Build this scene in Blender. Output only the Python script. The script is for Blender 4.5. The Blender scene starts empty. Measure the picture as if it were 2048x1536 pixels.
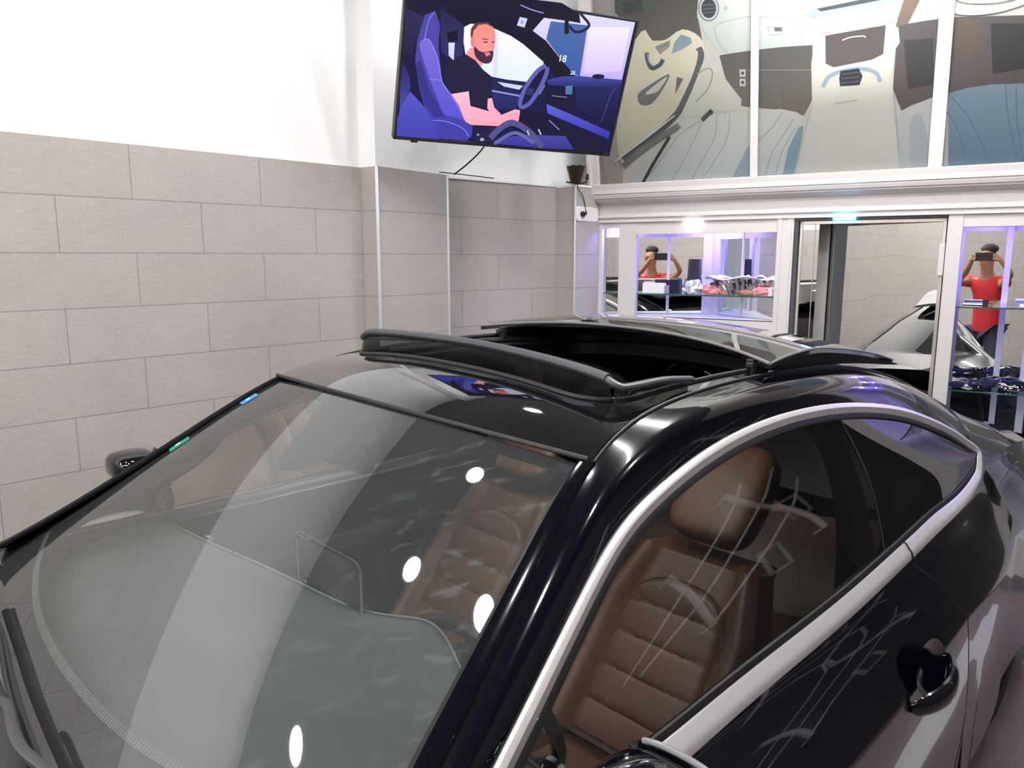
import bpy, bmesh, math, random
import numpy as np
from mathutils import Vector, Matrix
from mathutils.geometry import tessellate_polygon
random.seed(4)
scene = bpy.context.scene
COL = scene.collection
PI = math.pi

# ------------------------------------------------------------------ camera
F = 1532.; HZ = 514.; P = math.atan((768-HZ)/F); H = 1.6937
cam_d = bpy.data.cameras.new('camera'); cam = bpy.data.objects.new('camera', cam_d); COL.objects.link(cam)
cam_d.sensor_width = 36; cam_d.lens = F/2048*36; cam_d.clip_start = .02; cam_d.clip_end = 60
cam.location = (0, 0, H); cam.rotation_euler = (PI/2-P, 0, 0)
scene.camera = cam
# ------------------------------------------------------------------ exposure, world
scene.view_settings.view_transform = 'Standard'; scene.view_settings.look = 'None'
scene.view_settings.gamma = 1; scene.view_settings.use_curve_mapping = False
scene.view_settings.exposure = 0.5
scene.cycles.max_bounces = 14; scene.cycles.transparent_max_bounces = 24
scene.cycles.glossy_bounces = 8
scene.cycles.sample_clamp_indirect = 6
wd = bpy.data.worlds.new('world'); scene.world = wd; wd.use_nodes = True
wd.node_tree.nodes['Background'].inputs[0].default_value = (.8, .85, 1, 1)
wd.node_tree.nodes['Background'].inputs[1].default_value = .3
LAMP = 120.0        # radiance of a ceiling downlight
FILL_TUBE = 85.0        # radiance of the added, unseen fill tubes
CEIL = 3.35

# ------------------------------------------------------------------ geometry frames
CAM = np.array([0, 0, H])
def ray(px, py):
    a = (px-1024)/F; b = (768-py)/F
    return np.array([a, math.cos(P)+b*math.sin(P), -math.sin(P)+b*math.cos(P)])
def on_plane(px, py, p0, n):
    r = ray(px, py); p0 = np.array(p0, float); n = np.array(n, float)
    return CAM + r*((n@(p0-CAM))/(n@r))
X0, Y0, A = .01925, 2.03493, .78448
TR, TP = math.tan(-.02729), math.tan(-.01364)
U = np.array([math.sin(A), math.cos(A), 0]); V = np.array([math.cos(A), -math.sin(A), 0])
def W(s, t, z):                      # car frame (metres from the nose, to the left side, up) to the room
    w = np.array([X0, Y0, 0]) + (s-2.5)*U + t*V
    w[2] = z + t*TR + (s-2.5)*TP
    return w
def from_car(px, py, n, k):          # a point of the plane n.(s,t,z)=k
    def tc(p):
        d = np.array(p)-np.array([X0, Y0, 0]); s = d@U; t = d@V
        return np.array([s+2.5, t, p[2]-t*TR-s*TP])
    O = tc(CAM); r = tc(CAM+ray(px, py))-O; n = np.array(n, float)
    return O + r*((k-n@O)/(n@r))
# left wall: L0 -> L3
L0 = np.array([-1.708, 2.659]); LE = np.array([.687, .727]); LE = LE/np.linalg.norm(LE); LN = np.array([LE[1], -LE[0]])
def LW(u, z, off=0):
    p = L0 + LE*u + LN*off; return np.array([p[0], p[1], z])
# cabinet wall
Q = np.array([.537, 4.83]); D = np.array([.855, -.52]); D = D/np.linalg.norm(D); CN = np.array([D[1], -D[0]])   # CN towards the room
if CN@(-Q) < 0: CN = -CN
def CW(l, z, off=0):
    p = Q + D*l + CN*off; return np.array([p[0], p[1], z])

# ------------------------------------------------------------------ materials
MATS = {}
def new_mat(name):
    m = bpy.data.materials.new(name); m.use_nodes = True; MATS[name] = m
    return m, m.node_tree.nodes, m.node_tree.links, m.node_tree.nodes['Principled BSDF']
def mat(name, col, rough=.5, metal=0., coat=0., spec=.5, emit=None, es=0., noise=0., nscale=30., bump=0., coat_rough=.03, ior=None):
    m, N, L, b = new_mat(name)
    b.inputs['Base Color'].default_value = (*col, 1); b.inputs['Roughness'].default_value = rough
    b.inputs['Metallic'].default_value = metal; b.inputs['Coat Weight'].default_value = coat
    b.inputs['Coat Roughness'].default_value = coat_rough
    b.inputs['Specular IOR Level'].default_value = spec
    if ior: b.inputs['IOR'].default_value = ior
    if emit:
        b.inputs['Emission Color'].default_value = (*emit, 1); b.inputs['Emission Strength'].default_value = es
    if noise or bump:
        tc = N.new('ShaderNodeTexCoord'); nz = N.new('ShaderNodeTexNoise'); nz.inputs['Scale'].default_value = nscale
        nz.inputs['Detail'].default_value = 5
        L.new(tc.outputs['Object'], nz.inputs['Vector'])
        if noise:
            mx = N.new('ShaderNodeMix'); mx.data_type = 'RGBA'
            mx.inputs[6].default_value = (*[c*(1-noise) for c in col], 1); mx.inputs[7].default_value = (*[min(1, c*(1+noise)) for c in col], 1)
            L.new(nz.outputs['Fac'], mx.inputs[0]); L.new(mx.outputs[2], b.inputs['Base Color'])
        if bump:
            bp = N.new('ShaderNodeBump'); bp.inputs['Strength'].default_value = bump; bp.inputs['Distance'].default_value = .002
            L.new(nz.outputs['Fac'], bp.inputs['Height']); L.new(bp.outputs['Normal'], b.inputs['Normal'])
    return m
def tile_mat(name, shift, c1, c2, mortar, w=.526, h=.2, rough=.32, u0=0.):
    m, N, L, b = new_mat(name)
    uv = N.new('ShaderNodeUVMap'); mp = N.new('ShaderNodeMapping'); L.new(uv.outputs['UV'], mp.inputs['Vector'])
    mp.inputs['Location'].default_value = (shift, -1.908+2.0, 0)
    br = N.new('ShaderNodeTexBrick'); L.new(mp.outputs['Vector'], br.inputs['Vector'])
    br.inputs['Scale'].default_value = 1; br.inputs['Brick Width'].default_value = w; br.inputs['Row Height'].default_value = h
    br.inputs['Mortar Size'].default_value = .0019; br.inputs['Mortar Smooth'].default_value = .2; br.inputs['Bias'].default_value = 0
    br.offset = .5; br.offset_frequency = 2
    br.inputs['Color1'].default_value = (*c1, 1); br.inputs['Color2'].default_value = (*c2, 1); br.inputs['Mortar'].default_value = (*mortar, 1)
    nz = N.new('ShaderNodeTexNoise'); nz.inputs['Scale'].default_value = 2.6; nz.inputs['Detail'].default_value = 8; nz.inputs['Roughness'].default_value = .7
    L.new(uv.outputs['UV'], nz.inputs['Vector'])
    m2 = N.new('ShaderNodeMapping'); m2.inputs['Scale'].default_value = (6, 60, 1); L.new(uv.outputs['UV'], m2.inputs['Vector'])
    n2 = N.new('ShaderNodeTexNoise'); n2.inputs['Scale'].default_value = 3; n2.inputs['Detail'].default_value = 6; L.new(m2.outputs['Vector'], n2.inputs['Vector'])
    n3 = N.new('ShaderNodeTexNoise'); n3.inputs['Scale'].default_value = 95; n3.inputs['Detail'].default_value = 3; L.new(uv.outputs['UV'], n3.inputs['Vector'])
    ad = N.new('ShaderNodeMath'); ad.operation = 'ADD'; L.new(nz.outputs['Fac'], ad.inputs[0]); L.new(n2.outputs['Fac'], ad.inputs[1])
    ad2 = N.new('ShaderNodeMath'); ad2.operation = 'ADD'; L.new(ad.outputs[0], ad2.inputs[0]); L.new(n3.outputs['Fac'], ad2.inputs[1])
    mr = N.new('ShaderNodeMapRange'); mr.inputs['From Min'].default_value = 1.1; mr.inputs['From Max'].default_value = 1.9
    mr.inputs['To Min'].default_value = .86; mr.inputs['To Max'].default_value = 1.12
    L.new(ad2.outputs[0], mr.inputs['Value'])
    mu = N.new('ShaderNodeVectorMath'); mu.operation = 'SCALE'; L.new(br.outputs['Color'], mu.inputs[0]); L.new(mr.outputs['Result'], mu.inputs['Scale'])
    L.new(mu.outputs[0], b.inputs['Base Color'])
    b.inputs['Roughness'].default_value = rough
    bp = N.new('ShaderNodeBump'); bp.inputs['Strength'].default_value = .35; bp.inputs['Distance'].default_value = .0015; bp.invert = True
    L.new(br.outputs['Fac'], bp.inputs['Height']); L.new(bp.outputs['Normal'], b.inputs['Normal'])
    return m
def glass_mat(name, tint, ior=1.5, rough=0.0, dirt=0., op=0., opcol=(.02, .02, .02), smear=0.):
    m, N, L, b = new_mat(name); N.remove(b); out = N['Material Output']
    tr = N.new('ShaderNodeBsdfTransparent'); tr.inputs[0].default_value = (*tint, 1)
    gl = N.new('ShaderNodeBsdfGlossy'); gl.inputs['Roughness'].default_value = rough; gl.inputs[0].default_value = (1, 1, 1, 1)
    fr = N.new('ShaderNodeFresnel'); fr.inputs[0].default_value = ior
    mx = N.new('ShaderNodeMixShader'); L.new(fr.outputs[0], mx.inputs[0]); L.new(tr.outputs[0], mx.inputs[1]); L.new(gl.outputs[0], mx.inputs[2])
    last = mx
    if op:
        df = N.new('ShaderNodeBsdfDiffuse'); df.inputs[0].default_value = (*opcol, 1)
        m3 = N.new('ShaderNodeMixShader'); m3.inputs[0].default_value = op
        L.new(tr.outputs[0], m3.inputs[1]); L.new(df.outputs[0], m3.inputs[2]); L.new(m3.outputs[0], mx.inputs[1])
    if smear:
        tc = N.new('ShaderNodeTexCoord'); mp = N.new('ShaderNodeMapping'); mp.inputs['Scale'].default_value = (9, 30, 16); mp.inputs['Rotation'].default_value = (0, 0, .9)
        L.new(tc.outputs['Object'], mp.inputs['Vector'])
        nz = N.new('ShaderNodeTexNoise'); nz.inputs['Scale'].default_value = 2.2; nz.inputs['Detail'].default_value = 7; nz.inputs['Distortion'].default_value = .4
        L.new(mp.outputs['Vector'], nz.inputs['Vector'])
        mr = N.new('ShaderNodeMapRange'); mr.inputs['From Min'].default_value = .56; mr.inputs['From Max'].default_value = .85; mr.inputs['To Max'].default_value = smear
        L.new(nz.outputs['Fac'], mr.inputs['Value'])
        df = N.new('ShaderNodeBsdfGlossy'); df.inputs[0].default_value = (.7, .85, .95, 1); df.inputs['Roughness'].default_value = .38
        m4 = N.new('ShaderNodeMixShader'); L.new(mr.outputs['Result'], m4.inputs[0]); L.new(last.outputs[0], m4.inputs[1]); L.new(df.outputs[0], m4.inputs[2]); last = m4
    L.new(last.outputs[0], out.inputs['Surface'])
    return m
def emit_mat(name, col, st):
    m, N, L, b = new_mat(name); N.remove(b)
    e = N.new('ShaderNodeEmission'); e.inputs[0].default_value = (*col, 1); e.inputs[1].default_value = st
    L.new(e.outputs[0], N['Material Output'].inputs['Surface']); return m
def attr_mat(name, emit=0., rough=.25, spec=.5):
    m, N, L, b = new_mat(name)
    a = N.new('ShaderNodeVertexColor'); a.layer_name = 'Col'
    if emit:
        b.inputs['Base Color'].default_value = (.01, .01, .012, 1); L.new(a.outputs[0], b.inputs['Emission Color']); b.inputs['Emission Strength'].default_value = emit
    else: L.new(a.outputs[0], b.inputs['Base Color'])
    b.inputs['Roughness'].default_value = rough; b.inputs['Specular IOR Level'].default_value = spec
    return m
def mesh_mat(name):
    m, N, L, b = new_mat(name); out = N['Material Output']
    b.inputs['Base Color'].default_value = (.012, .012, .013, 1); b.inputs['Roughness'].default_value = .45
    uv = N.new('ShaderNodeUVMap'); sp = N.new('ShaderNodeSeparateXYZ'); L.new(uv.outputs['UV'], sp.inputs[0])
    prev = None
    for k in ('X', 'Y'):
        mu = N.new('ShaderNodeMath'); mu.operation = 'MULTIPLY'; mu.inputs[1].default_value = 430; L.new(sp.outputs[k], mu.inputs[0])
        fr = N.new('ShaderNodeMath'); fr.operation = 'FRACT'; L.new(mu.outputs[0], fr.inputs[0])
        lt = N.new('ShaderNodeMath'); lt.operation = 'LESS_THAN'; lt.inputs[1].default_value = .56; L.new(fr.outputs[0], lt.inputs[0])
        if prev is None: prev = lt
        else:
            mx = N.new('ShaderNodeMath'); mx.operation = 'MAXIMUM'; L.new(prev.outputs[0], mx.inputs[0]); L.new(lt.outputs[0], mx.inputs[1]); prev = mx
    tr = N.new('ShaderNodeBsdfTransparent'); ms = N.new('ShaderNodeMixShader')
    L.new(prev.outputs[0], ms.inputs[0]); L.new(tr.outputs[0], ms.inputs[1]); L.new(b.outputs[0], ms.inputs[2]); L.new(ms.outputs[0], out.inputs['Surface'])
    return m
def mirror_mat(name, tint=(.9, .92, .9), wob=0., scale=4., rough=.004):
    m, N, L, b = new_mat(name)
    b.inputs['Base Color'].default_value = (*tint, 1); b.inputs['Metallic'].default_value = 1; b.inputs['Roughness'].default_value = rough
    if wob:
        tc = N.new('ShaderNodeTexCoord'); nz = N.new('ShaderNodeTexNoise'); nz.inputs['Scale'].default_value = scale; nz.inputs['Detail'].default_value = 1
        L.new(tc.outputs['Object'], nz.inputs['Vector'])
        bp = N.new('ShaderNodeBump'); bp.inputs['Strength'].default_value = wob; bp.inputs['Distance'].default_value = .03
        L.new(nz.outputs['Fac'], bp.inputs['Height']); L.new(bp.outputs['Normal'], b.inputs['Normal'])
    return m

M_tile = tile_mat('wall_tile', .381, (.42, .395, .365), (.445, .412, .395), (.25, .235, .22))
M_tile_b = tile_mat('wall_tile_front', .2, (.42, .395, .365), (.445, .412, .395), (.25, .235, .22), w=40.)
M_greyw = mat('grey_wall_paint', (.10, .092, .095), .6)
M_white = mat('white_plaster', (.93, .93, .93), .6, bump=.15, nscale=60)
M_trim = mat('aluminium_trim', (.62, .64, .68), .35, .5)
M_paintw = mat('white_lacquer', (.68, .65, .64), .28, coat=.3)
M_ceil = mat('ceiling_paint', (.22, .21, .215), .6)
M_floor = mat('floor_concrete', (.20, .16, .155), .3, noise=.25, nscale=3)
M_paint = mat('black_car_paint', (.0015, .0015, .004), .12, 0, coat=.9, coat_rough=.005, spec=.15)
M_blackglass = mat('black_roof_glass', (.004, .004, .005), .03, coat=1., spec=.7)
M_rubber = mat('black_rubber', (.008, .008, .008), .55)
M_blackpl = mat('black_plastic', (.02, .02, .022), .4)
M_lip = mat('deflector_lip_rubber', (.045, .048, .055), .45)
M_chrome = mat('satin_chrome', (.90, .88, .87), .30, .62)
M_steel = mat('polished_steel', (.85, .87, .9), .08, 1.)
M_ws = glass_mat('windshield_glass', (.96, 1., .98), 1.9, smear=.05, op=.06, opcol=(.40, .45, .455))  # op lays the light haze over the glass as a pale diffuse colour
M_side = glass_mat('side_glass', (.92, .97, .94), 1.8)
M_quart = glass_mat('tinted_quarter_glass', (.10, .105, .11), 1.75)
M_frit = mat('black_frit', (.006, .006, .008), .03, coat=1.)
M_tan = mat('tan_leather', (.105, .045, .018), .42, bump=.5, nscale=220)
M_stitch = mat('dark_stitching', (.08, .035, .015), .6)
M_dash = mat('dark_dashboard', (.115, .122, .124), .5, bump=.3, nscale=250)
M_headl = mat('headliner', (.02, .02, .022), .8)
M_silver = mat('silver_interior_trim', (.6, .62, .64), .25, 1.)
M_mesh = mesh_mat('deflector_net')
M_mirror = mirror_mat('mirror_glass')
M_wavy = mirror_mat('wavy_mirror_sheet', (.93, .93, .90), .07, 3.5, .01)
M_clear = glass_mat('shelf_glass', (.85, .95, .92), 1.5)
M_gedge = mat('green_glass_edge', (.02, .10, .08), .1, coat=1.)
M_pane = glass_mat('display_pane', (.99, .99, .99), 1.22)
M_blueled = emit_mat('blue_led', (.30, .22, 1.), 190.)
M_cyanled = emit_mat('cyan_led', (.10, .55, 1.), 14.)
M_whiteled = emit_mat('white_led', (.9, .85, 1.), 8.)
M_lamp = emit_mat('lamp_disc', (1, .98, .96), LAMP)
M_fill_tube = emit_mat('added_tube_light', (1, .98, .98), FILL_TUBE)
M_darkframe = mat('dark_door_frame', (.05, .055, .065), .3)
M_bronze = mat('bronze_lamp_metal', (.045, .030, .022), .45, .6)
M_cable = mat('black_cable', (.006, .006, .006), .5)
M_plate = mat('white_socket_plastic', (.85, .83, .84), .3)
M_foil = mat('crinkled_foil', (.75, .72, .80), .12, 1., bump=1., nscale=70)
M_pink = mat('pink_wrap', (.62, .25, .28), .5, noise=.4, nscale=40)
M_brownwrap = mat('brown_wrap', (.30, .15, .10), .5)
M_paper = mat('white_paper', (.85, .85, .9), .6)
M_navy = mat('navy_box', (.01, .01, .03), .3)
M_glossblk = mat('gloss_black_plastic', (.004, .004, .01), .04, coat=1.)
M_skin = mat('skin', (.42, .20, .13), .5)
M_hair = mat('dark_hair', (.03, .02, .018), .7)
M_red = mat('red_polo_cotton', (.62, .03, .035), .8, bump=.3, nscale=200)
M_jeans = mat('grey_trousers', (.05, .06, .09), .8)
M_shoe = mat('black_shoes', (.01, .01, .01), .4)
M_phone = mat('black_phone_glass', (.005, .005, .012), .1, coat=1.)
M_tv = attr_mat('tv_picture', .92, .12)
M_mural = attr_mat('printed_mural', 0, .45)
M_blue_st = mat('blue_sticker', (.03, .25, .62), .4)
M_green_st = mat('green_sticker', (.01, .25, .16), .4)
M_tyre = mat('tyre_rubber', (.012, .012, .012), .7)
M_alloy = mat('alloy_rim', (.5, .5, .52), .25, 1.)
M_redl = mat('red_tail_lens', (.25, .005, .005), .1, coat=1., emit=(1, .02, .02), es=.15)
M_line = mat('white_floor_paint', (.7, .7, .68), .5)
M_warm = mat('cream_door_paint', (.75, .58, .38), .5)

# ------------------------------------------------------------------ mesh building
class MB:
    def __init__(s): s.v = []; s.f = []; s.m = []; s.uv = []
    def add(s, vs, fs, mi=0, uvs=None):
        b = len(s.v); s.v += [tuple(float(c) for c in v) for v in vs]
        for k, f in enumerate(fs):
            s.f.append([b+i for i in f]); s.m.append(mi)
            s.uv.append([uvs[i] for i in f] if uvs else [(0, 0)]*len(f))
        return s
    def box(s, o, ax, ay, az, mi=0, bev=0):           # o = corner, three edge vectors
        o, ax, ay, az = map(lambda a: np.array(a, float), (o, ax, ay, az))
        c = [o, o+ax, o+ax+ay, o+ay, o+az, o+ax+az, o+ax+ay+az, o+ay+az]
        s.add(c, [(0, 3, 2, 1), (4, 5, 6, 7), (0, 1, 5, 4), (1, 2, 6, 5), (2, 3, 7, 6), (3, 0, 4, 7)], mi); return s
    def grid(s, rows, mi=0, closed=False, uvs=None, flip=False):
        n = len(rows[0]); vs = [p for r in rows for p in r]; fs = []
        for i in range(len(rows)-1):
            for j in range(n if closed else n-1):
                k = (j+1) % n
                f = (i*n+j, i*n+k, (i+1)*n+k, (i+1)*n+j)
                fs.append(f[::-1] if flip else f)
        s.add(vs, fs, mi, [u for r in uvs for u in r] if uvs else None); return s
    def tube(s, path, r, seg=10, mi=0, cap=True, sy=1.0):
        path = [np.array(p, float) for p in path]; n = len(path); rows = []
        up = np.array([0, 0, 1.]); 
        for i in range(n):
            t = path[min(i+1, n-1)]-path[max(i-1, 0)]; t /= max(1e-9, np.linalg.norm(t))
            a = np.cross(t, up)
            if np.linalg.norm(a) < .05: a = np.cross(t, (1, 0, 0))
            a /= np.linalg.norm(a); b = np.cross(a, t)
            rr = r[i] if hasattr(r, '__len__') else r
            rows.append([path[i]+rr*(math.cos(2*PI*k/seg)*a+sy*math.sin(2*PI*k/seg)*b) for k in range(seg)])
        s.grid(rows, mi, True)
        if cap:
            s.add(rows[0], [tuple(range(seg))], mi); s.add(rows[-1], [tuple(range(seg))[::-1]], mi)
        return s
    def strip(s, path, prof, nrm, mi=0):               # sweep an open/closed profile [(side,up)] with given normals
        rows = []
        path = [np.array(p, float) for p in path]; n = len(path)
        for i in range(n):
            t = path[min(i+1, n-1)]-path[max(i-1, 0)]; t /= max(1e-9, np.linalg.norm(t))
            nn = np.array(nrm[i] if isinstance(nrm, list) else nrm, float); nn = nn-t*(t@nn); nn /= np.linalg.norm(nn)
            a = np.cross(nn, t)
            rows.append([path[i]+a*p+nn*q for p, q in prof])
        s.grid(rows, mi); return s
    def lathe(s, c, prof, seg=24, mi=0, ax=(0, 0, 1), wav=None):
        c = np.array(c, float); az = np.array(ax, float); az /= np.linalg.norm(az)
        a = np.cross(az, (0, 1, 0) if abs(az[1]) < .9 else (1, 0, 0)); a /= np.linalg.norm(a); b = np.cross(az, a)
        rows = []
        for q, (r, z) in enumerate(prof):
            rows.append([c+az*(z+(wav(k/seg, q) if wav else 0))+r*(math.cos(2*PI*k/seg)*a+math.sin(2*PI*k/seg)*b) for k in range(seg)])
        s.grid(rows, mi, True); return s
OUTER = {'roof_rail', 'windshield', 'roof_panel', 'sunroof_glass', 'rear_window', 'window_chrome', 'window_seal', 'door_glass', 'quarter_glass', 'door', 'rear_quarter', 'front_fender', 'rear_haunch', 'boot_lid',
         'rear_bumper', 'bonnet', 'front_bumper', 'pillar_moulding', 'windshield_border', 'camera_cover', 'cowl', 'net', 'sticker', 'border_dots', 'glasses', 'rim'}
def orient(me, name, org):
    # faces look outwards: closed pieces away from their inside, open car panels away from the car's middle, other sheets into the room
    bm = bmesh.new(); bm.from_mesh(me); bmesh.ops.recalc_face_normals(bm, faces=bm.faces[:])
    for v in bm.verts: v.tag = False
    seen = set(); flip = []
    bm.faces.ensure_lookup_table()
    mid = Vector(W(2.8, 0, .55)) if name in OUTER else None
    o_ = Vector(tuple(float(c) for c in org))
    for f0 in bm.faces:
        if f0.index in seen: continue
        isl = []; st = [f0]; seen.add(f0.index); opn = False
        while st:
            f = st.pop(); isl.append(f)
            for e in f.edges:
                if len(e.link_faces) < 2: opn = True
                for g in e.link_faces:
                    if g.index not in seen: seen.add(g.index); st.append(g)
        if not opn: continue
        net = Vector(); ar = 0.; c = Vector()
        for f in isl: a = f.calc_area(); net += f.normal*a; ar += a; c += f.calc_center_median()*a
        if ar < 1e-12 or net.length < .3*ar: continue
        c = c/ar+o_
        tgt = (c-mid) if mid is not None else (Vector((0, 0, H))-c)
        if net.dot(tgt) < 0: flip += isl
    if flip: bmesh.ops.reverse_faces(bm, faces=flip)
    bm.to_mesh(me); bm.free(); me.update()
def link(name, mb, mats, parent=None, smooth=True, loc=None, angle=.6):
    me = bpy.data.meshes.new(name)
    org = np.zeros(3)
    if parent is not None: org = np.array(ROOTLOC[parent.name_full]) if parent.name_full in ROOTLOC else np.zeros(3)
    elif loc is not None: org = np.array(loc, float)
    me.from_pydata([tuple(np.array(v)-org) for v in mb.v], [], mb.f)
    if any(any(u != (0, 0) for u in q) for q in mb.uv):
        l = me.uv_layers.new(name='UVMap'); k = 0
        for q in mb.uv:
            for u in q: l.data[k].uv = (float(u[0]), float(u[1])); k += 1
    if not isinstance(mats, (list, tuple)): mats = [mats]
    for m in mats: me.materials.append(m)
    for p, i in zip(me.polygons, mb.m): p.material_index = i; p.use_smooth = smooth
    me.validate(clean_customdata=False); me.update(); orient(me, name, org)
    if smooth and angle:
        try: me.set_sharp_from_angle(angle=angle)
        except Exception: pass
    o = bpy.data.objects.new(name, me); COL.objects.link(o)
    if parent is not None: o.parent = parent; ROOTLOC[o.name_full] = tuple(org)
    elif loc is not None: o.location = tuple(org)
    return o
ROOTLOC = {}
def thing(name, label, cat, loc, group=None):
    o = bpy.data.objects.new(name, None); COL.objects.link(o); o.location = tuple(float(c) for c in loc); o.empty_display_size = .1
    o['label'] = label; o['category'] = cat
    if group: o['group'] = group
    ROOTLOC[o.name_full] = tuple(float(c) for c in loc); return o
def tag(o, label, cat, group=None):
    o['label'] = label; o['category'] = cat
    if group: o['group'] = group
    return o
def struct(o): o['kind'] = 'structure'; return o
def bevel(o, w, seg=2):
    m = o.modifiers.new('bevel', 'BEVEL'); m.width = w; m.segments = seg; m.limit_method = 'ANGLE'; m.angle_limit = .6; return o
def spline(pts, n, smooth=0, closed=False):
    p = np.array(pts, float); k = len(p)
    out = []
    if closed: ext = [p[-1], *p, p[0], p[1]]
    else: ext = [2*p[0]-p[1], *p, 2*p[-1]-p[-2]]
    segs = k if closed else k-1
    d = [np.linalg.norm(ext[i+2]-ext[i+1]) for i in range(segs)]; tot = sum(d); cum = np.concatenate([[0], np.cumsum(d)])
    for j in range(n):
        x = tot*j/(n if closed else n-1); i = min(segs-1, int(np.searchsorted(cum, x, 'right')-1)); t = (x-cum[i])/max(d[i], 1e-9)
        a, b, c, e = ext[i], ext[i+1], ext[i+2], ext[i+3]
        out.append(.5*((2*b)+(c-a)*t+(2*a-5*b+4*c-e)*t*t+(3*b-a-3*c+e)*t**3))
    out = np.array(out)
    for _ in range(smooth):
        out[1:-1] = .5*out[1:-1]+.25*(out[:-2]+out[2:])
    return out

# ================================================================== the room
def wall_face(name, a, b, z0, z1, m, u0=0., th=.04, side=1):
    """vertical wall piece from a to b (plan), body behind, UV in metres"""
    a = np.array(a, float); b = np.array(b, float); L = np.linalg.norm(b-a); e = (b-a)/L; n = np.array([e[1], -e[0]])*side
    mb = MB()
    p = lambda q, z, o=0: (q[0]-n[0]*o, q[1]-n[1]*o, z)
    mb.add([p(a, z0), p(b, z0), p(b, z1), p(a, z1)], [(0, 1, 2, 3)], 0, [(u0, z0), (u0+L, z0), (u0+L, z1), (u0, z1)])
    mb.add([p(a, z0, th), p(b, z0, th), p(b, z1, th), p(a, z1, th)], [(3, 2, 1, 0)])
    mb.add([p(a, z1), p(b, z1), p(b, z1, th), p(a, z1, th)], [(0, 1, 2, 3)])
    mb.add([p(a, z0), p(b, z0), p(b, z0, th), p(a, z0, th)], [(3, 2, 1, 0)])
    mb.add([p(a, z0), p(a, z1), p(a, z1, th), p(a, z0, th)], [(0, 1, 2, 3)])
    mb.add([p(b, z0), p(b, z1), p(b, z1, th), p(b, z0, th)], [(3, 2, 1, 0)])
    return mb
def join(mbs):
    o = MB()
    for m, k in mbs:
        b = len(o.v); o.v += m.v; o.f += [[b+i for i in f] for f in m.f]; o.m += [k]*len(m.f); o.uv += m.uv
    return o
ZT = 2.108
pL0 = L0 - LE*5.0; pL3 = L0 + LE*1.453
R1 = np.array([-.626, 3.655]); PF = np.array([-.331, 4.049])
PFi = PF + np.array([-.05, .07]); N0 = np.array([-.352, 4.205]); N2 = np.array([.262, 4.745])
Q1 = np.array([.375, 4.645]); Q2 = np.array([.537, 4.83])
_dn = N2-N0; rec = on_plane(996, 400, (*N0, 0), (-_dn[1], _dn[0], 0))
wl = join([(wall_face('', pL0, pL3, 0, ZT, None, u0=-5.0), 0), (wall_face('', pL3, R1, 0, ZT, None, u0=1.46), 1),
           (wall_face('', R1, PF, 0, ZT, None, u0=1.20), 1), (wall_face('', PF, N0, 0, ZT, None), 0),
           (wall_face('', N0, N2, 0, ZT, None, u0=.408-np.linalg.norm(rec[:2]-N0)), 0), (wall_face('', N2, Q1, 0, ZT, None, u0=.15), 1), (wall_face('', Q1, Q2+D*.012, 0, ZT-.005, None, u0=.1), 1)])
struct(link('wall_left', wl, [M_tile, M_tile_b], smooth=False))
off = -LN*.012
wl2 = join([(wall_face('', pL0+off, pL3+off, ZT-.01, CEIL, None), 0), (wall_face('', pL3+off, R1+off*.6, ZT-.01, CEIL, None), 0),
            (wall_face('', R1+off*.6, PF+np.array([-.052, -.058]), ZT-.01, CEIL, None), 0), (wall_face('', PF+np.array([-.052, -.058]), N0+np.array([-.075, -.02]), ZT-.01, CEIL, None), 0),
            (wall_face('', N0+np.array([-.075, .03]), N2+np.array([.35, .40]), ZT-.01, CEIL, None), 0)])
struct(link('wall_left_plaster', wl2, M_white, smooth=False)).name = 'wall_left_upper'
# tile edge trims
for i, (c, zt) in enumerate(((R1, ZT+.006), (PF, ZT+.004), (Q1, ZT+.004))):
    mb = MB()
    dn = np.array([-c[0], -c[1]]); dn = dn/np.linalg.norm(dn); e = np.array([-dn[1], dn[0]])
    w = (.017, .013, .014)[i]
    o = c - e*w/2 - dn*.01
    mb.box((*o, 0), (*(e*w), 0), (*(dn*.016), 0), (0, 0, zt))
    struct(bevel(link('trim_%d' % (i+1), mb, M_trim, smooth=False), .003))
# thin ledge on top of the recess tiles
mb = MB(); a = N0+np.array([.0, .0]); dd = (N2-N0)
mb.box((*(a+LN*.006-LE*.02), ZT), (*(dd+LE*.03), 0), (*(-LN*.06), 0), (0, 0, .008)); struct(link('trim_4', mb, M_white, smooth=False))
mb = MB(); mb.box((*(N2+LN*.003), ZT-.004), (*(Q1-N2), 0), (.10, .10, 0), (0, 0, .012)); mb.box((*(Q1), ZT-.004), (*(Q2-Q1), 0), (-.04, .06, 0), (0, 0, .012)); struct(link('trim_5', mb, M_white, smooth=False))

# room shell
A_ = pL0; B_ = np.array([-1.7, -4.4]); C_ = np.array([4.6, -2.4]); D_ = Q + D*6.2
Ccab = Q + D*6.2
fl = MB(); pts = [(A_[0]-.3, A_[1]), (B_[0], B_[1]-.3), (C_[0]+.3, C_[1]-.3), (D_[0]+1.5, D_[1]+.6), (1.6, 6.6), (-.4, 5.5), (-1.2, 4.2)]
fl.add([(x, y, 0) for x, y in pts]+[(x, y, -.1) for x, y in pts], [tuple(range(7)), tuple(range(7, 14))[::-1]]+[(i, i+7, (i+1) % 7+7, (i+1) % 7) for i in range(7)])
struct(link('floor', fl, M_floor, smooth=False))
ce = MB(); ce.add([(x, y, CEIL) for x, y in pts]+[(x, y, CEIL+.1) for x, y in pts], [tuple(range(7))[::-1], tuple(range(7, 14))]+[(i, (i+1) % 7, (i+1) % 7+7, i+7) for i in range(7)])
struct(link('ceiling', ce, M_ceil, smooth=False))
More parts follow.
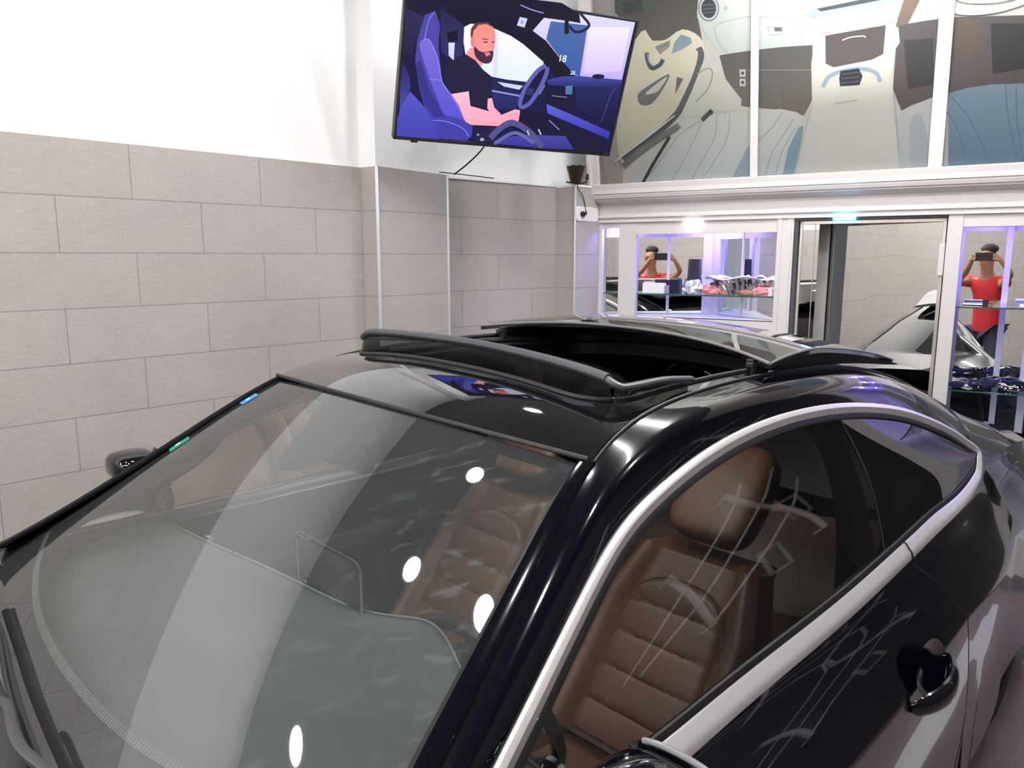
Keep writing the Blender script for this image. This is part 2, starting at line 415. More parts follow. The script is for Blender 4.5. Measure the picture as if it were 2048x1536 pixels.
bw = join([(wall_face('', B_, A_, 0, ZT, None), 0), (wall_face('', B_, A_, ZT, CEIL, None), 1)])
struct(link('wall_back', bw, [M_tile, M_white], smooth=False))
rw = join([(wall_face('', C_, B_, 0, ZT, None), 0), (wall_face('', C_, B_, ZT, CEIL, None), 1), (wall_face('', D_, C_, 0, 1.3, None), 0), (wall_face('', D_, C_, 1.3, CEIL, None), 2)])
struct(link('wall_right', rw, [M_tile, M_white, M_greyw], smooth=False))
ln = MB(); c0 = W(3.2, 1.12, 0); c1 = W(5.3, 1.12, 0); c0[2] = c1[2] = .0
sd = V*.07; ln.add([c0+(0, 0, .003), c1+(0, 0, .003), c1+sd+(0, 0, .003), c0+sd+(0, 0, .003)], [(0, 3, 2, 1)]); ln.add([c0, c1, c1+sd, c0+sd], [(0, 1, 2, 3)])
struct(link('floor_stripe', ln, M_line, smooth=False)).name = 'trim_6'

# ---- cabinet wall: cornice, back wall above
struct(link('wall_front', join([(wall_face('', Q+D*-.02-CN*.75, Q+D*3.25-CN*.75, 0, CEIL, None), 0), (wall_face('', Q+D*3.25-CN*.75, Q+D*6.2-CN*.75, 0, CEIL, None), 1)]), [M_white, M_greyw], smooth=False))
co = MB()
prof = [(0, 1.90), (.022, 1.90), (.022, 1.906), (.016, 1.908), (.016, 1.926), (.026, 1.928), (.026, 1.936), (.012, 1.94), (.012, 2.005), (.022, 2.01), (.045, 2.022), (.062, 2.030), (.062, 2.036), (.072, 2.040), (.078, 2.056), (.078, 2.062), (.084, 2.066), (.084, 2.108), (-.10, 2.108), (-.10, 1.90)]
rows = []
for k, l in enumerate((-.0, 3.2)):
    rows.append([CW(l-(o_ if k == 0 else 0), z, o_) for o_, z in prof])
co.grid(rows, 0, True); co.add(rows[0], [tuple(range(len(prof)))[::-1]]); co.add(rows[1], [tuple(range(len(prof)))])
struct(link('trim_7', co, M_paintw, smooth=False))

# ---- leaning glazed frame with the printed mural
n3 = np.array([CN[0], CN[1], 0]); lean = math.radians(9.4)
UPV = np.array([0, 0, 1.])*math.cos(lean) + n3*math.sin(lean)
PN = np.cross(np.array([D[0], D[1], 0]), UPV); PN = PN if PN@(-CAM+CW(0, 2, 0)) < 0 else -PN
MP0 = CW(0, 2.10, .045)
def MW(px, py, o=0.): return on_plane(px, py, MP0+PN*o, PN)
D3 = np.array([D[0], D[1], 0])
def mcoord(px, py, o=0.):
    w = MW(px, py, o)-(MP0+PN*o); return w@D3, w@UPV
def MQ(l, h, o=0.): return MP0+PN*o+D3*l+UPV*h
wf = MB()
HT = 1.10
def mbar(l0, l1, h0, h1, o0, o1, target): target.box(MQ(l0, h0, o0), D3*(l1-l0), UPV*(h1-h0), PN*(o1-o0))
la = mcoord(1180, 300)[0]; lb = mcoord(1199, 300)[0]
mbar(la, lb, -.02, HT, -.02, .035, wf)
mbar(la-.004, la+.018, -.02, HT, -.03, .055, wf)
mbar(la, 3.3, -.03, .028, -.02, .04, wf)
struct(bevel(link('window_1', wf, M_paintw, smooth=False), .003))
mu0 = mcoord(1500, 200)[0]; mu1 = mcoord(1862, 200)[0]
wm = MB()
for m_, w_ in ((mu0+.008, .040), (mu1+.008, .062)):
    mbar(m_, m_+w_, .02, HT, .012, .026, wm)
struct(bevel(link('window_2', wm, M_paintw, smooth=False), .002)).name = 'trim_9'
gp = MB(); gp.add([MQ(lb-.01, .02, .010), MQ(3.3, .02, .010), MQ(3.3, HT, .010), MQ(lb-.01, HT, .010)], [(0, 1, 2, 3)])
struct(link('window_2', gp, M_pane, smooth=False))
bk = MB(); bk.box(MQ(la, -.03, -.04), D3*(3.4-la), UPV*(HT+.03), PN*.02)
struct(link('window_3', bk, mat('grey_backing', (.36, .34, .31), .6), smooth=False)).name = 'trim_10'

def lin(c): return tuple(((v/255)/12.92 if v/255 <= .04045 else ((v/255+.055)/1.055)**2.4) for v in c)
def picture(name, layers, place, m, parent=None, step=.0004, loc=None, gain=1.0):
    """flat printed / displayed picture: stacked polygons, colours per corner"""
    vs = []; fs = []; cols = []
    for k, L_ in enumerate(layers):
        c, pts = L_[0], L_[1]; kind = L_[2] if len(L_) > 2 else 'p'
        if kind == 's': pts = [tuple(q) for q in spline([(x, y, 0) for x, y in pts], max(24, len(pts)*5), closed=True)[:, :2]]
        if kind == 'l' or kind == 'ls':
            w = L_[3]
            if kind == 'ls': pts = [tuple(q) for q in spline([(x, y, 0) for x, y in pts], len(pts)*6)[:, :2]]
            pp = np.array(pts, float); lf = []; rt = []
            for i in range(len(pp)):
                t = pp[min(i+1, len(pp)-1)]-pp[max(i-1, 0)]; t /= np.linalg.norm(t); n = np.array([-t[1], t[0]])*w/2
                lf.append(pp[i]+n); rt.append(pp[i]-n)
            tris = []; pts = lf+rt; n_ = len(lf)
            for i in range(n_-1): tris += [(i, i+1, n_+i+1), (i, n_+i+1, n_+i)]
        else:
            tris = tessellate_polygon([[Vector((x, y, 0)) for x, y in pts]])
        b = len(vs)
        ys = [p[1] for p in pts]; xs = [p[0] for p in pts]
        for x, y in pts:
            vs.append(place(x, y, step*(k+1)))
            if isinstance(c[0], (tuple, list)):
                if len(c) > 2 and c[2] == 'x': f = (x-min(xs))/max(1e-6, max(xs)-min(xs))
                else: f = (y-min(ys))/max(1e-6, max(ys)-min(ys))
                cc = [c[0][i]*(1-f)+c[1][i]*f for i in range(3)]
            else: cc = c
            cols.append(tuple(min(.92, gain*x) for x in lin(cc)))
        for t in tris: fs.append([b+i for i in t])
    mb = MB(); mb.add(vs, fs)
    o = link(name, mb, m, parent, smooth=False, loc=loc)
    me = o.data; ca = me.color_attributes.new('Col', 'FLOAT_COLOR', 'POINT')
    for i, c in enumerate(cols): ca.data[i].color = (*c, 1)
    return o
def ell(cx, cy, rx, ry, n=20, a=0.): return [(cx+rx*math.cos(2*PI*k/n)*math.cos(a)-ry*math.sin(2*PI*k/n)*math.sin(a), cy+rx*math.cos(2*PI*k/n)*math.sin(a)+ry*math.sin(2*PI*k/n)*math.cos(a)) for k in range(n)]
mp = lambda X, Y, o: MW(1180+X*.42383, Y*.42383, -.008+o)
cream = (214, 210, 192)
mural = [
 (((196, 196, 186), (205, 205, 198)), [(105, -330), (155, 885), (760, 862), (1400, 820), (2500, 735), (2500, -330)]),
 (((40, 40, 42), (92, 88, 82)), [(108, -300), (535, -300), (505, 60), (530, 190), (290, 192), (262, 140), (215, 185), (118, 60)]),
 ((70, 90, 70), [(112, -60), (300, -60), (290, 40), (150, 60), (118, 20)]),
 ((60, 64, 66), [(150, 10), (240, 0), (255, 50), (160, 70)]),
 (((222, 217, 192), (200, 200, 178)), [(216, 185), (262, 142), (290, 190), (355, 188), (440, 138), (530, 190), (525, 300), (470, 400), (420, 520), (155, 770), (140, 380)], 's'),
 (((120, 150, 168), (150, 165, 165)), [(385, 255), (398, 200), (430, 162), (474, 178), (482, 202), (440, 232)], 'p'),
 ((148, 150, 146), [(305, 222), (380, 188), (376, 222), (330, 258)]),
 ((112, 116, 116), [(318, 232), (372, 206)], 'l', 5), ((112, 116, 116), [(312, 222), (370, 196)], 'l', 4),
 ((66, 76, 92), [(268, 248), (272, 285), (292, 322), (330, 305), (344, 280)], 'ls', 20),
 ((176, 182, 188), [(272, 256), (280, 290), (300, 310)], 'ls', 7),
 ((212, 214, 208), [(438, 300), (462, 270), (470, 276), (448, 312)]),
 ((110, 115, 118), [(225, 462), (240, 430), (372, 350), (332, 440), (285, 492), (240, 495)], 's'),
 ((205, 206, 192), [(262, 440), (362, 362), (330, 420), (300, 440)], 's'),
 ((110, 112, 112), [(410, 362), (440, 372), (402, 446)]),
 ((90, 96, 100), [(512, 225), (524, 262), (500, 350), (448, 470), (400, 550), (290, 650), (155, 752)], 'ls', 30),
 ((215, 213, 200), [(505, 240), (498, 300), (450, 420), (360, 555), (155, 715)], 'ls', 8),
 (((204, 204, 190), (196, 198, 188)), [(530, 300), (600, 300), (640, 400), (715, 480), (705, 520), (420, 560), (480, 430)]),
 ((135, 138, 132), [(500, 350), (560, 322), (578, 350), (555, 420), (500, 480)], 'ls', 5),
 (((84, 84, 82), (112, 106, 98)), [(610, 262), (760, 232), (1050, 212), (1050, 470), (1010, 545), (890, 518), (712, 500), (716, 470), (640, 372)]),
 ((92, 90, 86), [(905, 270), (912, 510)], 'l', 6), ((122, 118, 110), [(700, 330), (1046, 330)], 'l', 6),
 ((190, 192, 188), [(706, 328), (734, 328), (734, 362), (706, 362)]), ((190, 192, 188), [(706, 372), (734, 372), (734, 406), (706, 406)]),
 ((70, 70, 70), [(713, 338), (727, 338), (727, 352), (713, 352)]), ((70, 70, 70), [(713, 382), (727, 382), (727, 396), (713, 396)]),
 (((214, 214, 204), (186, 196, 192)), [(520, -320), (512, 20), (505, 80), (540, 152), (600, 240), (640, 256), (760, 238), (900, 222), (1060, 212), (1100, 155), (1300, 132), (1440, 100), (1500, 10), (1560, -320)]),
 ((160, 166, 162), [(590, 150), (596, 118), (680, 92), (760, 80), (900, 85), (960, 96), (1010, 205)], 'ls', 4),
 ((160, 166, 162), [(590, 150), (610, 210), (648, 250)], 'ls', 4),
 ((150, 158, 156), [(838, 128), (905, 128), (908, 162), (850, 166), (838, 128)], 'l', 4), ((90, 100, 100), [(868, 130), (905, 130), (906, 148), (872, 148)]),
 ((118, 134, 146), ell(560, 40, 50, 62)), ((200, 206, 206), ell(560, 40, 43, 54)), ((44, 48, 54), ell(560, 40, 36, 46)),
 ((90, 96, 100), [(528, 26), (592, 20)], 'l', 5), ((90, 96, 100), [(528, 44), (594, 38)], 'l', 5), ((90, 96, 100), [(530, 62), (592, 56)], 'l', 5),
 ((170, 176, 176), ell(640, 38, 9, 12)),
 ((150, 165, 176), [(1022, 72), (1060, 40), (1200, 8), (1470, -40), (1440, 20), (1200, 55), (1050, 82)]),
 ((56, 60, 66), [(1070, 42), (1250, 4), (1460, -36), (1446, -14), (1240, 26), (1090, 54)]),
 ((210, 214, 212), [(1064, 66), (1250, 44), (1440, 8)], 'l', 5),
 ((206, 210, 206), [(1290, 90), (1330, 62), (1400, 70), (1340, 110)]),
 (((74, 70, 72), (90, 82, 80)), [(1450, 120), (1600, 95), (1720, 80), (2500, 60), (2500, 420), (1900, 410), (1640, 455), (1520, 492), (1470, 520), (1430, 420)]),
 ((104, 88, 78), [(1480, 0), (1560, -10), (1500, 110), (1440, 130)]),
 ((86, 74, 66), [(1700, 90), (1850, 90), (1850, 290), (1720, 260)]),
 ((48, 48, 52), [(1480, 190), (1620, 180), (1620, 400), (1500, 420)]),
 ((38, 38, 42), [(1890, 110), (2080, 110), (2080, 320), (1900, 350)]),
 (((216, 214, 202), (196, 198, 192)), [(1048, 470), (1044, 300), (1060, 195), (1110, 158), (1400, 108), (1455, 130), (1462, 200), (1430, 250), (1430, 420), (1468, 800), (955, 850), (1000, 640)]),
 ((176, 188, 196), [(1400, 112), (1450, 140), (1440, 240), (1405, 210)]),
 (((72, 66, 64), (92, 86, 82)), [(1110, 168), (1396, 118), (1384, 255), (1330, 282), (1150, 318), (1112, 300)]),
 ((196, 200, 200), [(1190, 190), (1230, 176), (1290, 170), (1300, 178)], 'ls', 6),
 ((146, 166, 184), [(1098, 412), (1128, 362), (1200, 334), (1290, 326), (1350, 345), (1370, 386)], 'ls', 20),
 ((214, 212, 200), [(1125, 420), (1150, 380), (1200, 360), (1280, 352), (1330, 370), (1350, 400)], 's'),
 ((40, 42, 50), [(1182, 335), (1268, 322), (1286, 360), (1272, 402), (1180, 408), (1176, 370)]),
 ((96, 100, 108), [(1190, 350), (1272, 340)], 'l', 4), ((96, 100, 108), [(1188, 372), (1274, 362)], 'l', 4), ((96, 100, 108), [(1186, 392), (1272, 384)], 'l', 4),
 ((182, 180, 172), [(1150, 490), (1270, 472)], 'l', 8), ((180, 184, 180), [(1046, 500), (1010, 640), (960, 850)], 'ls', 6), ((178, 182, 178), [(1432, 430), (1444, 600), (1465, 800)], 'ls', 6),
 (((204, 206, 198), (188, 198, 200)), [(165, 885), (240, 790), (330, 690), (440, 600), (560, 545), (700, 528), (900, 514), (980, 530), (1012, 560), (1010, 620), (955, 852), (760, 862)]),
 ((150, 168, 178), [(660, 860), (740, 700), (800, 640), (760, 862)]),
 ((132, 158, 170), [(905, 845), (935, 700), (985, 600), (1008, 590), (1000, 660), (955, 850)]),
 *[((158, 164, 162), q, 'ls', 4) for q in ([(245, 870), (330, 760), (420, 640), (520, 570)], [(380, 862), (440, 760), (500, 640), (530, 566)], [(470, 862), (540, 740), (590, 640), (600, 540)],
   [(520, 862), (600, 740), (650, 640), (660, 536)], [(700, 850), (780, 690), (860, 600), (910, 530)], [(820, 850), (860, 720), (930, 610), (960, 560)], [(870, 850), (905, 720), (960, 620), (985, 590)])],
 (((196, 198, 192), (176, 186, 188)), [(1448, 545), (1500, 505), (1640, 450), (1700, 440), (1700, 780), (1465, 800)]),
 (((126, 148, 162), (102, 128, 146)), [(1690, 440), (1780, 415), (1900, 398), (2500, 380), (2500, 740), (1690, 782)]),
 *[((92, 112, 128), q, 'ls', 5) for q in ([(1700, 450), (1790, 560), (1850, 680), (1885, 770)], [(1640, 470), (1720, 580), (1760, 690), (1770, 780)], [(1960, 400), (1975, 560), (2015, 760)], [(2010, 400), (2015, 560), (2045, 760)])],
 ((168, 178, 182), [(1515, 560), (1560, 540), (1590, 640), (1600, 780), (1520, 790), (1508, 660)], 's'),
 ((226, 224, 216), [(1630, -60), (1660, 0), (1740, 52), (1900, 48), (2060, 0), (2150, -60)], 'ls', 30),
 ((184, 190, 190), [(1700, -40), (1760, 6), (1900, 10), (2010, -10)], 'ls', 8),
 ((60, 60, 60), [(246, 868), (300, 770), (376, 645)], 'ls', 14),
 ((74, 78, 78), [(528, 568), (575, 520)], 'l', 20),
 ((120, 124, 122), [(155, 785), (240, 712), (420, 590)], 'ls', 26),
 ((228, 228, 220), [(120, 760), (280, 640), (400, 545)], 'ls', 6),
]
o = picture('printed_mural', mural, mp, M_mural, loc=MP0, gain=.85, step=.00012)
tag(o, 'large printed mural of a cream leather car interior behind the white leaning window frame', 'mural')

# ================================================================== television
TVC = np.array([.028, 3.581, 2.476])
ta, tb, tg = .389, .380, .021
Rz = np.array([[math.cos(ta), -math.sin(ta), 0], [math.sin(ta), math.cos(ta), 0], [0, 0, 1]])
Rx = np.array([[1, 0, 0], [0, math.cos(tb), -math.sin(tb)], [0, math.sin(tb), math.cos(tb)]])
Ry = np.array([[math.cos(tg), 0, math.sin(tg)], [0, 1, 0], [-math.sin(tg), 0, math.cos(tg)]])
TM = Rz@Rx@Ry
tvx, tvy, tvz = TM[:, 0], TM[:, 1], TM[:, 2]      # right, away, up
if False: pass
def TVP(x, z, o=0.): return TVC+tvx*x+tvz*z-tvy*o
tv = thing('television', 'large flat television tilted on the wall showing a man at a steering wheel', 'television', TVC)
tw, th_ = 1.08, .6125
mb = MB(); bz = .011
for (x0, x1, z0, z1) in ((-tw/2, tw/2, th_/2-bz, th_/2), (-tw/2, tw/2, -th_/2, -th_/2+bz*1.5), (-tw/2, -tw/2+bz, -th_/2, th_/2), (tw/2-bz, tw/2, -th_/2, th_/2)):
    mb.box(TVP(x0, z0, -.02), tvx*(x1-x0), tvz*(z1-z0), -tvy*.024)
bevel(link('bezel', mb, M_blackpl, tv, smooth=False), .002)
mb = MB(); mb.box(TVP(-tw/2+.002, -th_/2+.002, -.045), tvx*(tw-.004), tvz*(th_-.004), -tvy*.044)
mb.box(TVP(-tw*.3, -th_*.35, -.075), tvx*tw*.6, tvz*th_*.55, -tvy*.03)
link('back_cover', mb, M_blackpl, tv, smooth=False)
mb = MB(); mb.box(TVP(-.46, -th_/2-.008, -.01), tvx*.03, tvz*.01, -tvy*.012); link('sensor', mb, M_blackpl, tv, smooth=False)
tp = lambda X, Y, o: on_plane(740+X*.27344, Y*.27344, TVC+(-tvy)*o, tvy)
dk = (14, 13, 34)
tvart = [
 (((16, 14, 38), (20, 18, 66)), [(258, -122), (1950, 152), (1733, 1128), (190, 1002)]),
 (((40, 36, 78), (26, 24, 60)), [(262, 60), (410, 125), (300, 405), (236, 400)]),
 (((232, 226, 252), (206, 216, 250)), [(684, 200), (735, 174), (820, 178), (920, 214), (1030, 262), (1120, 322), (1200, 392), (1268, 452), (1270, 490), (1200, 560), (1175, 602), (1000, 582), (890, 560), (790, 480), (700, 410), (682, 290)]),
 ((196, 204, 240), [(905, 230), (940, 235), (930, 560), (900, 556)]),
 (((206, 202, 250), (176, 160, 246)), [(1188, 228), (1270, 130), (1420, 150), (1545, 98), (1940, 160), (1842, 585), (1560, 565), (1490, 548), (1400, 452), (1280, 305)]),
 (((222, 214, 255), (196, 180, 255)), [(1600, 200), (1900, 200), (1840, 520), (1560, 540)]),
 (((66, 96, 150), (52, 84, 150)), [(1322, 155), (1592, 186), (1535, 560), (1480, 535), (1395, 430), (1288, 285)]),
 (((30, 28, 66), (44, 42, 96)), [(510, 60), (690, 180), (680, 400), (600, 440), (520, 380)]),
 ((200, 196, 240), [(574, 312), (620, 312), (612, 442), (576, 405)]),
 ((10, 9, 26), [(560, 240), (640, 220), (640, 300), (570, 305)]),
 (((34, 34, 90), (66, 66, 160)), [(240, 450), (290, 560), (296, 640), (215, 845), (220, 640)]),
 (((70, 64, 150), (60, 56, 150)), [(330, 440), (345, 300), (400, 112), (478, 78), (512, 180), (500, 340), (530, 600), (620, 715), (700, 880), (752, 930), (742, 1000), (700, 1030), (500, 1012), (420, 860), (360, 640)]),
 (((110, 100, 196), (80, 74, 190)), [(362, 335), (395, 285), (440, 300), (495, 430), (528, 590), (640, 760), (694, 872), (600, 852), (540, 830), (480, 690), (410, 500)], 's'),
 (((50, 46, 118), (46, 44, 130)), [(330, 470), (372, 440), (430, 640), (545, 850), (470, 860), (400, 760)]),
 ((150, 145, 230), [(396, 282), (440, 300), (496, 432), (530, 600), (640, 770), (692, 880)], 'ls', 4),
 ((136, 130, 220), [(460, 880), (560, 890), (680, 940), (722, 1000)], 'ls', 5),
 ((150, 145, 230), [(400, 280), (430, 150), (470, 90)], 'ls', 4), ((130, 125, 210), [(430, 575), (528, 590)], 'l', 5),
 (((76, 78, 180), (58, 58, 160)), [(198, 868), (240, 760), (292, 668), (380, 760), (460, 880), (506, 1018), (196, 996)]),
 ((24, 26, 74), [(890, 566), (1172, 608), (1122, 704), (890, 672)]),
 ((190, 196, 236), [(930, 598), (1120, 628), (1090, 656), (980, 632)]),
 ((120, 126, 200), [(892, 656), (1104, 696), (1100, 710), (892, 672)]),
 (((38, 42, 104), (26, 28, 80)), [(892, 680), (1098, 716), (1064, 800), (920, 810)]),
 ((226, 140, 140), [(730, 350), (700, 400), (760, 440), (815, 490), (832, 440), (780, 350)]),
 (((30, 25, 52), (24, 20, 48)), [(545, 520), (600, 445), (700, 396), (770, 440), (815, 495), (870, 560), (892, 640), (880, 760), (860, 822), (730, 780), (738, 665), (592, 682), (556, 620), (540, 570)]),
 (((232, 130, 110), (226, 140, 150)), [(738, 210), (770, 172), (820, 160), (870, 172), (905, 205), (916, 262), (914, 320), (905, 372), (892, 420), (850, 442), (790, 405), (748, 345), (735, 270)], 's'),
 ((90, 48, 52), [(736, 262), (740, 210), (770, 168), (820, 152), (870, 165), (904, 200), (850, 176), (795, 182), (756, 228), (748, 290)]),
 ((212, 120, 120), ell(752, 305, 16, 40)),
 ((64, 38, 56), [(762, 340), (800, 372), (835, 380), (895, 372), (902, 398), (888, 450), (850, 466), (806, 450), (770, 410)], 's'),
 ((214, 110, 130), [(835, 386), (870, 380), (884, 398), (852, 414)]), ((84, 44, 60), [(828, 302), (862, 304), (858, 314), (832, 312)]), ((84, 44, 60), [(892, 302), (912, 306), (910, 312), (894, 312)]),
 ((90, 50, 60), [(818, 284), (865, 288)], 'l', 7), ((204, 104, 108), [(890, 310), (905, 350), (888, 360)], 'l', 5),
 (((248, 176, 196), (240, 150, 170)), [(594, 688), (722, 668), (734, 775), (850, 808), (960, 842), (1060, 800), (1096, 806), (1098, 860), (1080, 895), (1000, 916), (940, 922), (740, 914), (700, 892), (650, 770)]),
 (((244, 170, 190), (240, 150, 176)), [(862, 722), (892, 716), (908, 785), (962, 838), (880, 828), (858, 790)]),
 ((206, 110, 126), [(1010, 850), (1080, 830)], 'l', 5), ((206, 110, 126), [(1020, 880), (1088, 860)], 'l', 5),
 (((14, 12, 34), (12, 11, 30)), [(700, -60), (1400, 20), (1530, 100), (1540, 170), (1420, 148), (1275, 128), (1190, 225), (1290, 300), (1400, 440), (1500, 550), (1380, 566), (1268, 452), (1120, 320), (1030, 260), (920, 212), (905, 200), (860, 160), (740, 170), (686, 190), (600, 60)]),
 ((150, 160, 230), [(1100, 36), (1180, 70), (1270, 96)], 'ls', 7),
 ((186, 194, 232), [(1096, 124), (1152, 136), (1130, 202), (1074, 186)]), ((140, 150, 200), ell(1112, 162, 12, 14)),
 ((10, 9, 26), [(1424, 116), (1452, 118), (1456, 244), (1422, 252)]), ((24, 22, 56), [(1456, 190), (1500, 232), (1560, 224), (1602, 180), (1540, 100)], 'ls', 20),
 (((60, 70, 150), (30, 30, 90)), [(1290, 585), (1400, 560), (1540, 556), (1845, 584), (1836, 640), (1500, 636), (1390, 640), (1310, 640)]),
 ((14, 13, 44), [(1290, 620), (1500, 640), (1500, 780), (1440, 800), (1300, 770)]),
 ((18, 16, 50), ell(1670, 560, 46, 18)),
 (((24, 28, 86), (12, 12, 46)), [(1500, 636), (1840, 640), (1780, 950), (1500, 790)]),
 ((70, 110, 150), [(1430, 630), (1482, 624), (1480, 690), (1430, 690)]), ((100, 104, 160), [(1330, 700), (1440, 712)], 'l', 8), ((100, 104, 160), [(1240, 690), (1280, 620)], 'l', 10),
 (((86, 90, 200), (44, 46, 150)), [(1290, 760), (1500, 850), (1755, 965), (1742, 1015), (1500, 925), (1300, 840)]),
 ((14, 12, 44), [(1100, 800), (1300, 830), (1730, 1010), (1720, 1120), (1180, 1060), (1080, 920)]),
 ((60, 56, 120), [(1690, 900), (1760, 700), (1800, 640)], 'ls', 7),
 ((84, 88, 158), [(1285, 478), (1225, 520), (1150, 620), (1100, 740), (1110, 785), (1170, 752), (1240, 650), (1290, 540), (1296, 490)], 'ls', 30),
 ((40, 42, 92), [(1150, 640), (1200, 650), (1190, 700), (1130, 690)]),
 ((26, 26, 60), [(760, 1000), (900, 920), (960, 930), (900, 1040), (770, 1040)]), ((150, 150, 190), ell(820, 1020, 16, 12)), ((150, 130, 120), ell(790, 985, 10, 8)),
 (((64, 62, 150), (46, 44, 130)), [(900, 1050), (1020, 1000), (1150, 985), (1430, 996), (1490, 1095), (1250, 1085)]),
 ((74, 74, 124), [(880, 1010), (950, 940), (1040, 898), (1160, 960), (1260, 1075)], 'ls', 44), ((92, 92, 150), [(910, 1050), (1060, 972), (1200, 1045)], 'ls', 26),
 ((200, 200, 230), [(1150, 955), (1165, 990)], 'l', 7), ((200, 200, 230), [(1232, 945), (1250, 985)], 'l', 8), ((120, 120, 190), [(1310, 880), (1385, 950)], 'l', 8),
]
picture('screen', tvart, lambda X, Y, o: tp(X, Y, o+.001), M_tv, tv, step=.0001)
def text_on(txt, place_o, ex, ey, size, m, name, parent):
    cu = bpy.data.curves.new('t', 'FONT'); cu.body = txt; cu.size = size; cu.resolution_u = 3
    ob = bpy.data.objects.new('t', cu); COL.objects.link(ob)
    dg = bpy.context.evaluated_depsgraph_get(); me = bpy.data.meshes.new_from_object(ob.evaluated_get(dg))
    mb = MB(); mb.add([place_o+ex*v.co.x+ey*v.co.y for v in me.vertices], [tuple(p.vertices) for p in me.polygons])
    bpy.data.objects.remove(ob); return link(name, mb, m, parent, smooth=False)
M_tvtext = emit_mat('screen_white_text', (.85, .88, 1), .9)
exs = tp(1500, 430, .0085)-tp(1400, 420, .0085); exs /= np.linalg.norm(exs)
text_on('18', tp(1372, 450, .009), exs, tvz, .042, M_tvtext, 'screen_number', tv)
text_on('28', tp(1462, 545, .009), exs, tvz, .024, M_tvtext, 'screen_number', tv)
# wall bracket
mb = MB(); wb = np.array([.10, 4.62, 2.50]); mb.tube([TVP(0, 0, -.07), TVP(.02, 0, -.2), wb], .022); mb.box(wb-np.array([.12, .08, .15]), (.2, .2, 0), (.02, -.02, 0), (0, 0, .3))
link('wall_bracket', mb, M_blackpl, tv)
# cable from the TV down to the ledge
a = on_plane(968, 293, (0, 4.0, 0), (.3, 1, 0)); b = np.array([*(PF+np.array([.02, .02])), ZT+.012])
b = on_plane(908, 349, (*PF, 0), (*LN, 0))
mb = MB(); mb.tube(spline([a+(.03, .06, .1), a, (a+b)/2+(0, 0, -.01), b], 14), .004, 6); o = tag(link('television_cable', mb, M_cable, loc=b), 'thin black cable running down from the television to the tile ledge', 'cable')
mb = MB(); l0 = on_plane(876, 345, (*N0, 0), (*LN, 0)); l1 = on_plane(905, 347.5, (*N0, 0), (*LN, 0)); l2 = on_plane(985, 357, (*N0, 0), (*LN, 0))
l0, l1, l2 = [q+np.array([*(LN*.012), 0]) for q in (l0, l1, l2)]
mb.tube(spline([l0, l1, l2], 10), .003, 6); tag(link('ledge_cable', mb, M_cable, loc=l1), 'thin black cable lying along the top ledge of the recessed tiles', 'cable')

# ================================================================== wall lamp, socket
lc = on_plane(1145, 374, (*Q1, 0), (*LN, 0)) + np.array([.02, .03, 0]); lc[2] = ZT+.010
wlmp = thing('uplight_lamp', 'small bronze scalloped uplight cup on the tile ledge beside the mural frame', 'lamp', lc)
mb = MB(); r0, r1, hh = .030, .055, .092
mb.lathe(lc+(0, 0, .006), [(0, 0), (r0, 0), (r0+.002, .01), ((r0+r1)/2, .05), (r1, hh), (r1-.004, hh), ((r0+r1)/2-.004, .05), (r0-.004, .012), (0, .012)], 32, wav=lambda f, q: (.006*abs(math.sin(f*PI*8)) if q in (4, 5) else 0))
link('lamp_cup', mb, M_bronze, wlmp)
mb = MB(); e_ = np.array([.75, .66, 0]); mb.tube([lc-e_*.075+(0, 0, .008), lc+(0, 0, .004), lc+e_*.05+(0, 0, .006), lc+e_*.095+(0, 0, .018), lc+e_*.100+(0, 0, .05)], .0045, 8)
mb.lathe(lc+e_*.1+(0, 0, .03), [(0, 0), (.009, .004), (.011, .012), (.005, .02), (.009, .028), (.004, .036), (0, .038)], 10)
link('lamp_bracket', mb, M_bronze, wlmp)
Sn = (Q2-Q1)/np.linalg.norm(Q2-Q1); Nn = np.array([Sn[1], -Sn[0]])
SP = lambda px, py, o=0.: on_plane(px, py, (*(Q1+Nn*o), 0), (*Nn, 0))
so = thing('power_socket', 'white triple wall power socket with rounded plate below the bronze lamp', 'socket', SP(1172, 429))
c = SP(1172, 429); S3 = np.array([*Sn, 0]); N3 = np.array([*Nn, 0]); Z3 = np.array([0, 0, 1.])
def rrect(cx, cz, w, h, r, n=5):
    out = []
    for (sx, sz, a0) in ((1, 1, 0), (-1, 1, 90), (-1, -1, 180), (1, -1, 270)):
        for k in range(n+1):
            a = math.radians(a0+90*k/n); out.append((cx+sx*(w/2-r)+r*math.cos(a), cz+sz*(h/2-r)+r*math.sin(a)))
    return out
def plate(mb, c, ex, ez, nn, w, h, r, th, mi=0, ch=.003):
    loops = [[c+ex*x+ez*z for x, z in rrect(0, 0, w, h, r)], [c+ex*x+ez*z+nn*(th-ch) for x, z in rrect(0, 0, w, h, r)], [c+ex*x+ez*z+nn*th for x, z in rrect(0, 0, w-2*ch, h-2*ch, r-ch*.5)]]
    mb.grid(loops, mi, True); mb.add(loops[-1], [tuple(range(len(loops[-1])))], mi); return mb
wpl = np.linalg.norm(SP(1192, 429)-SP(1149, 429)); hpl = .088
mb = MB(); plate(mb, c+S3*.004, S3, Z3, N3, wpl, hpl, .022, .012, 0, .005); link('face_plate', mb, M_plate, so)
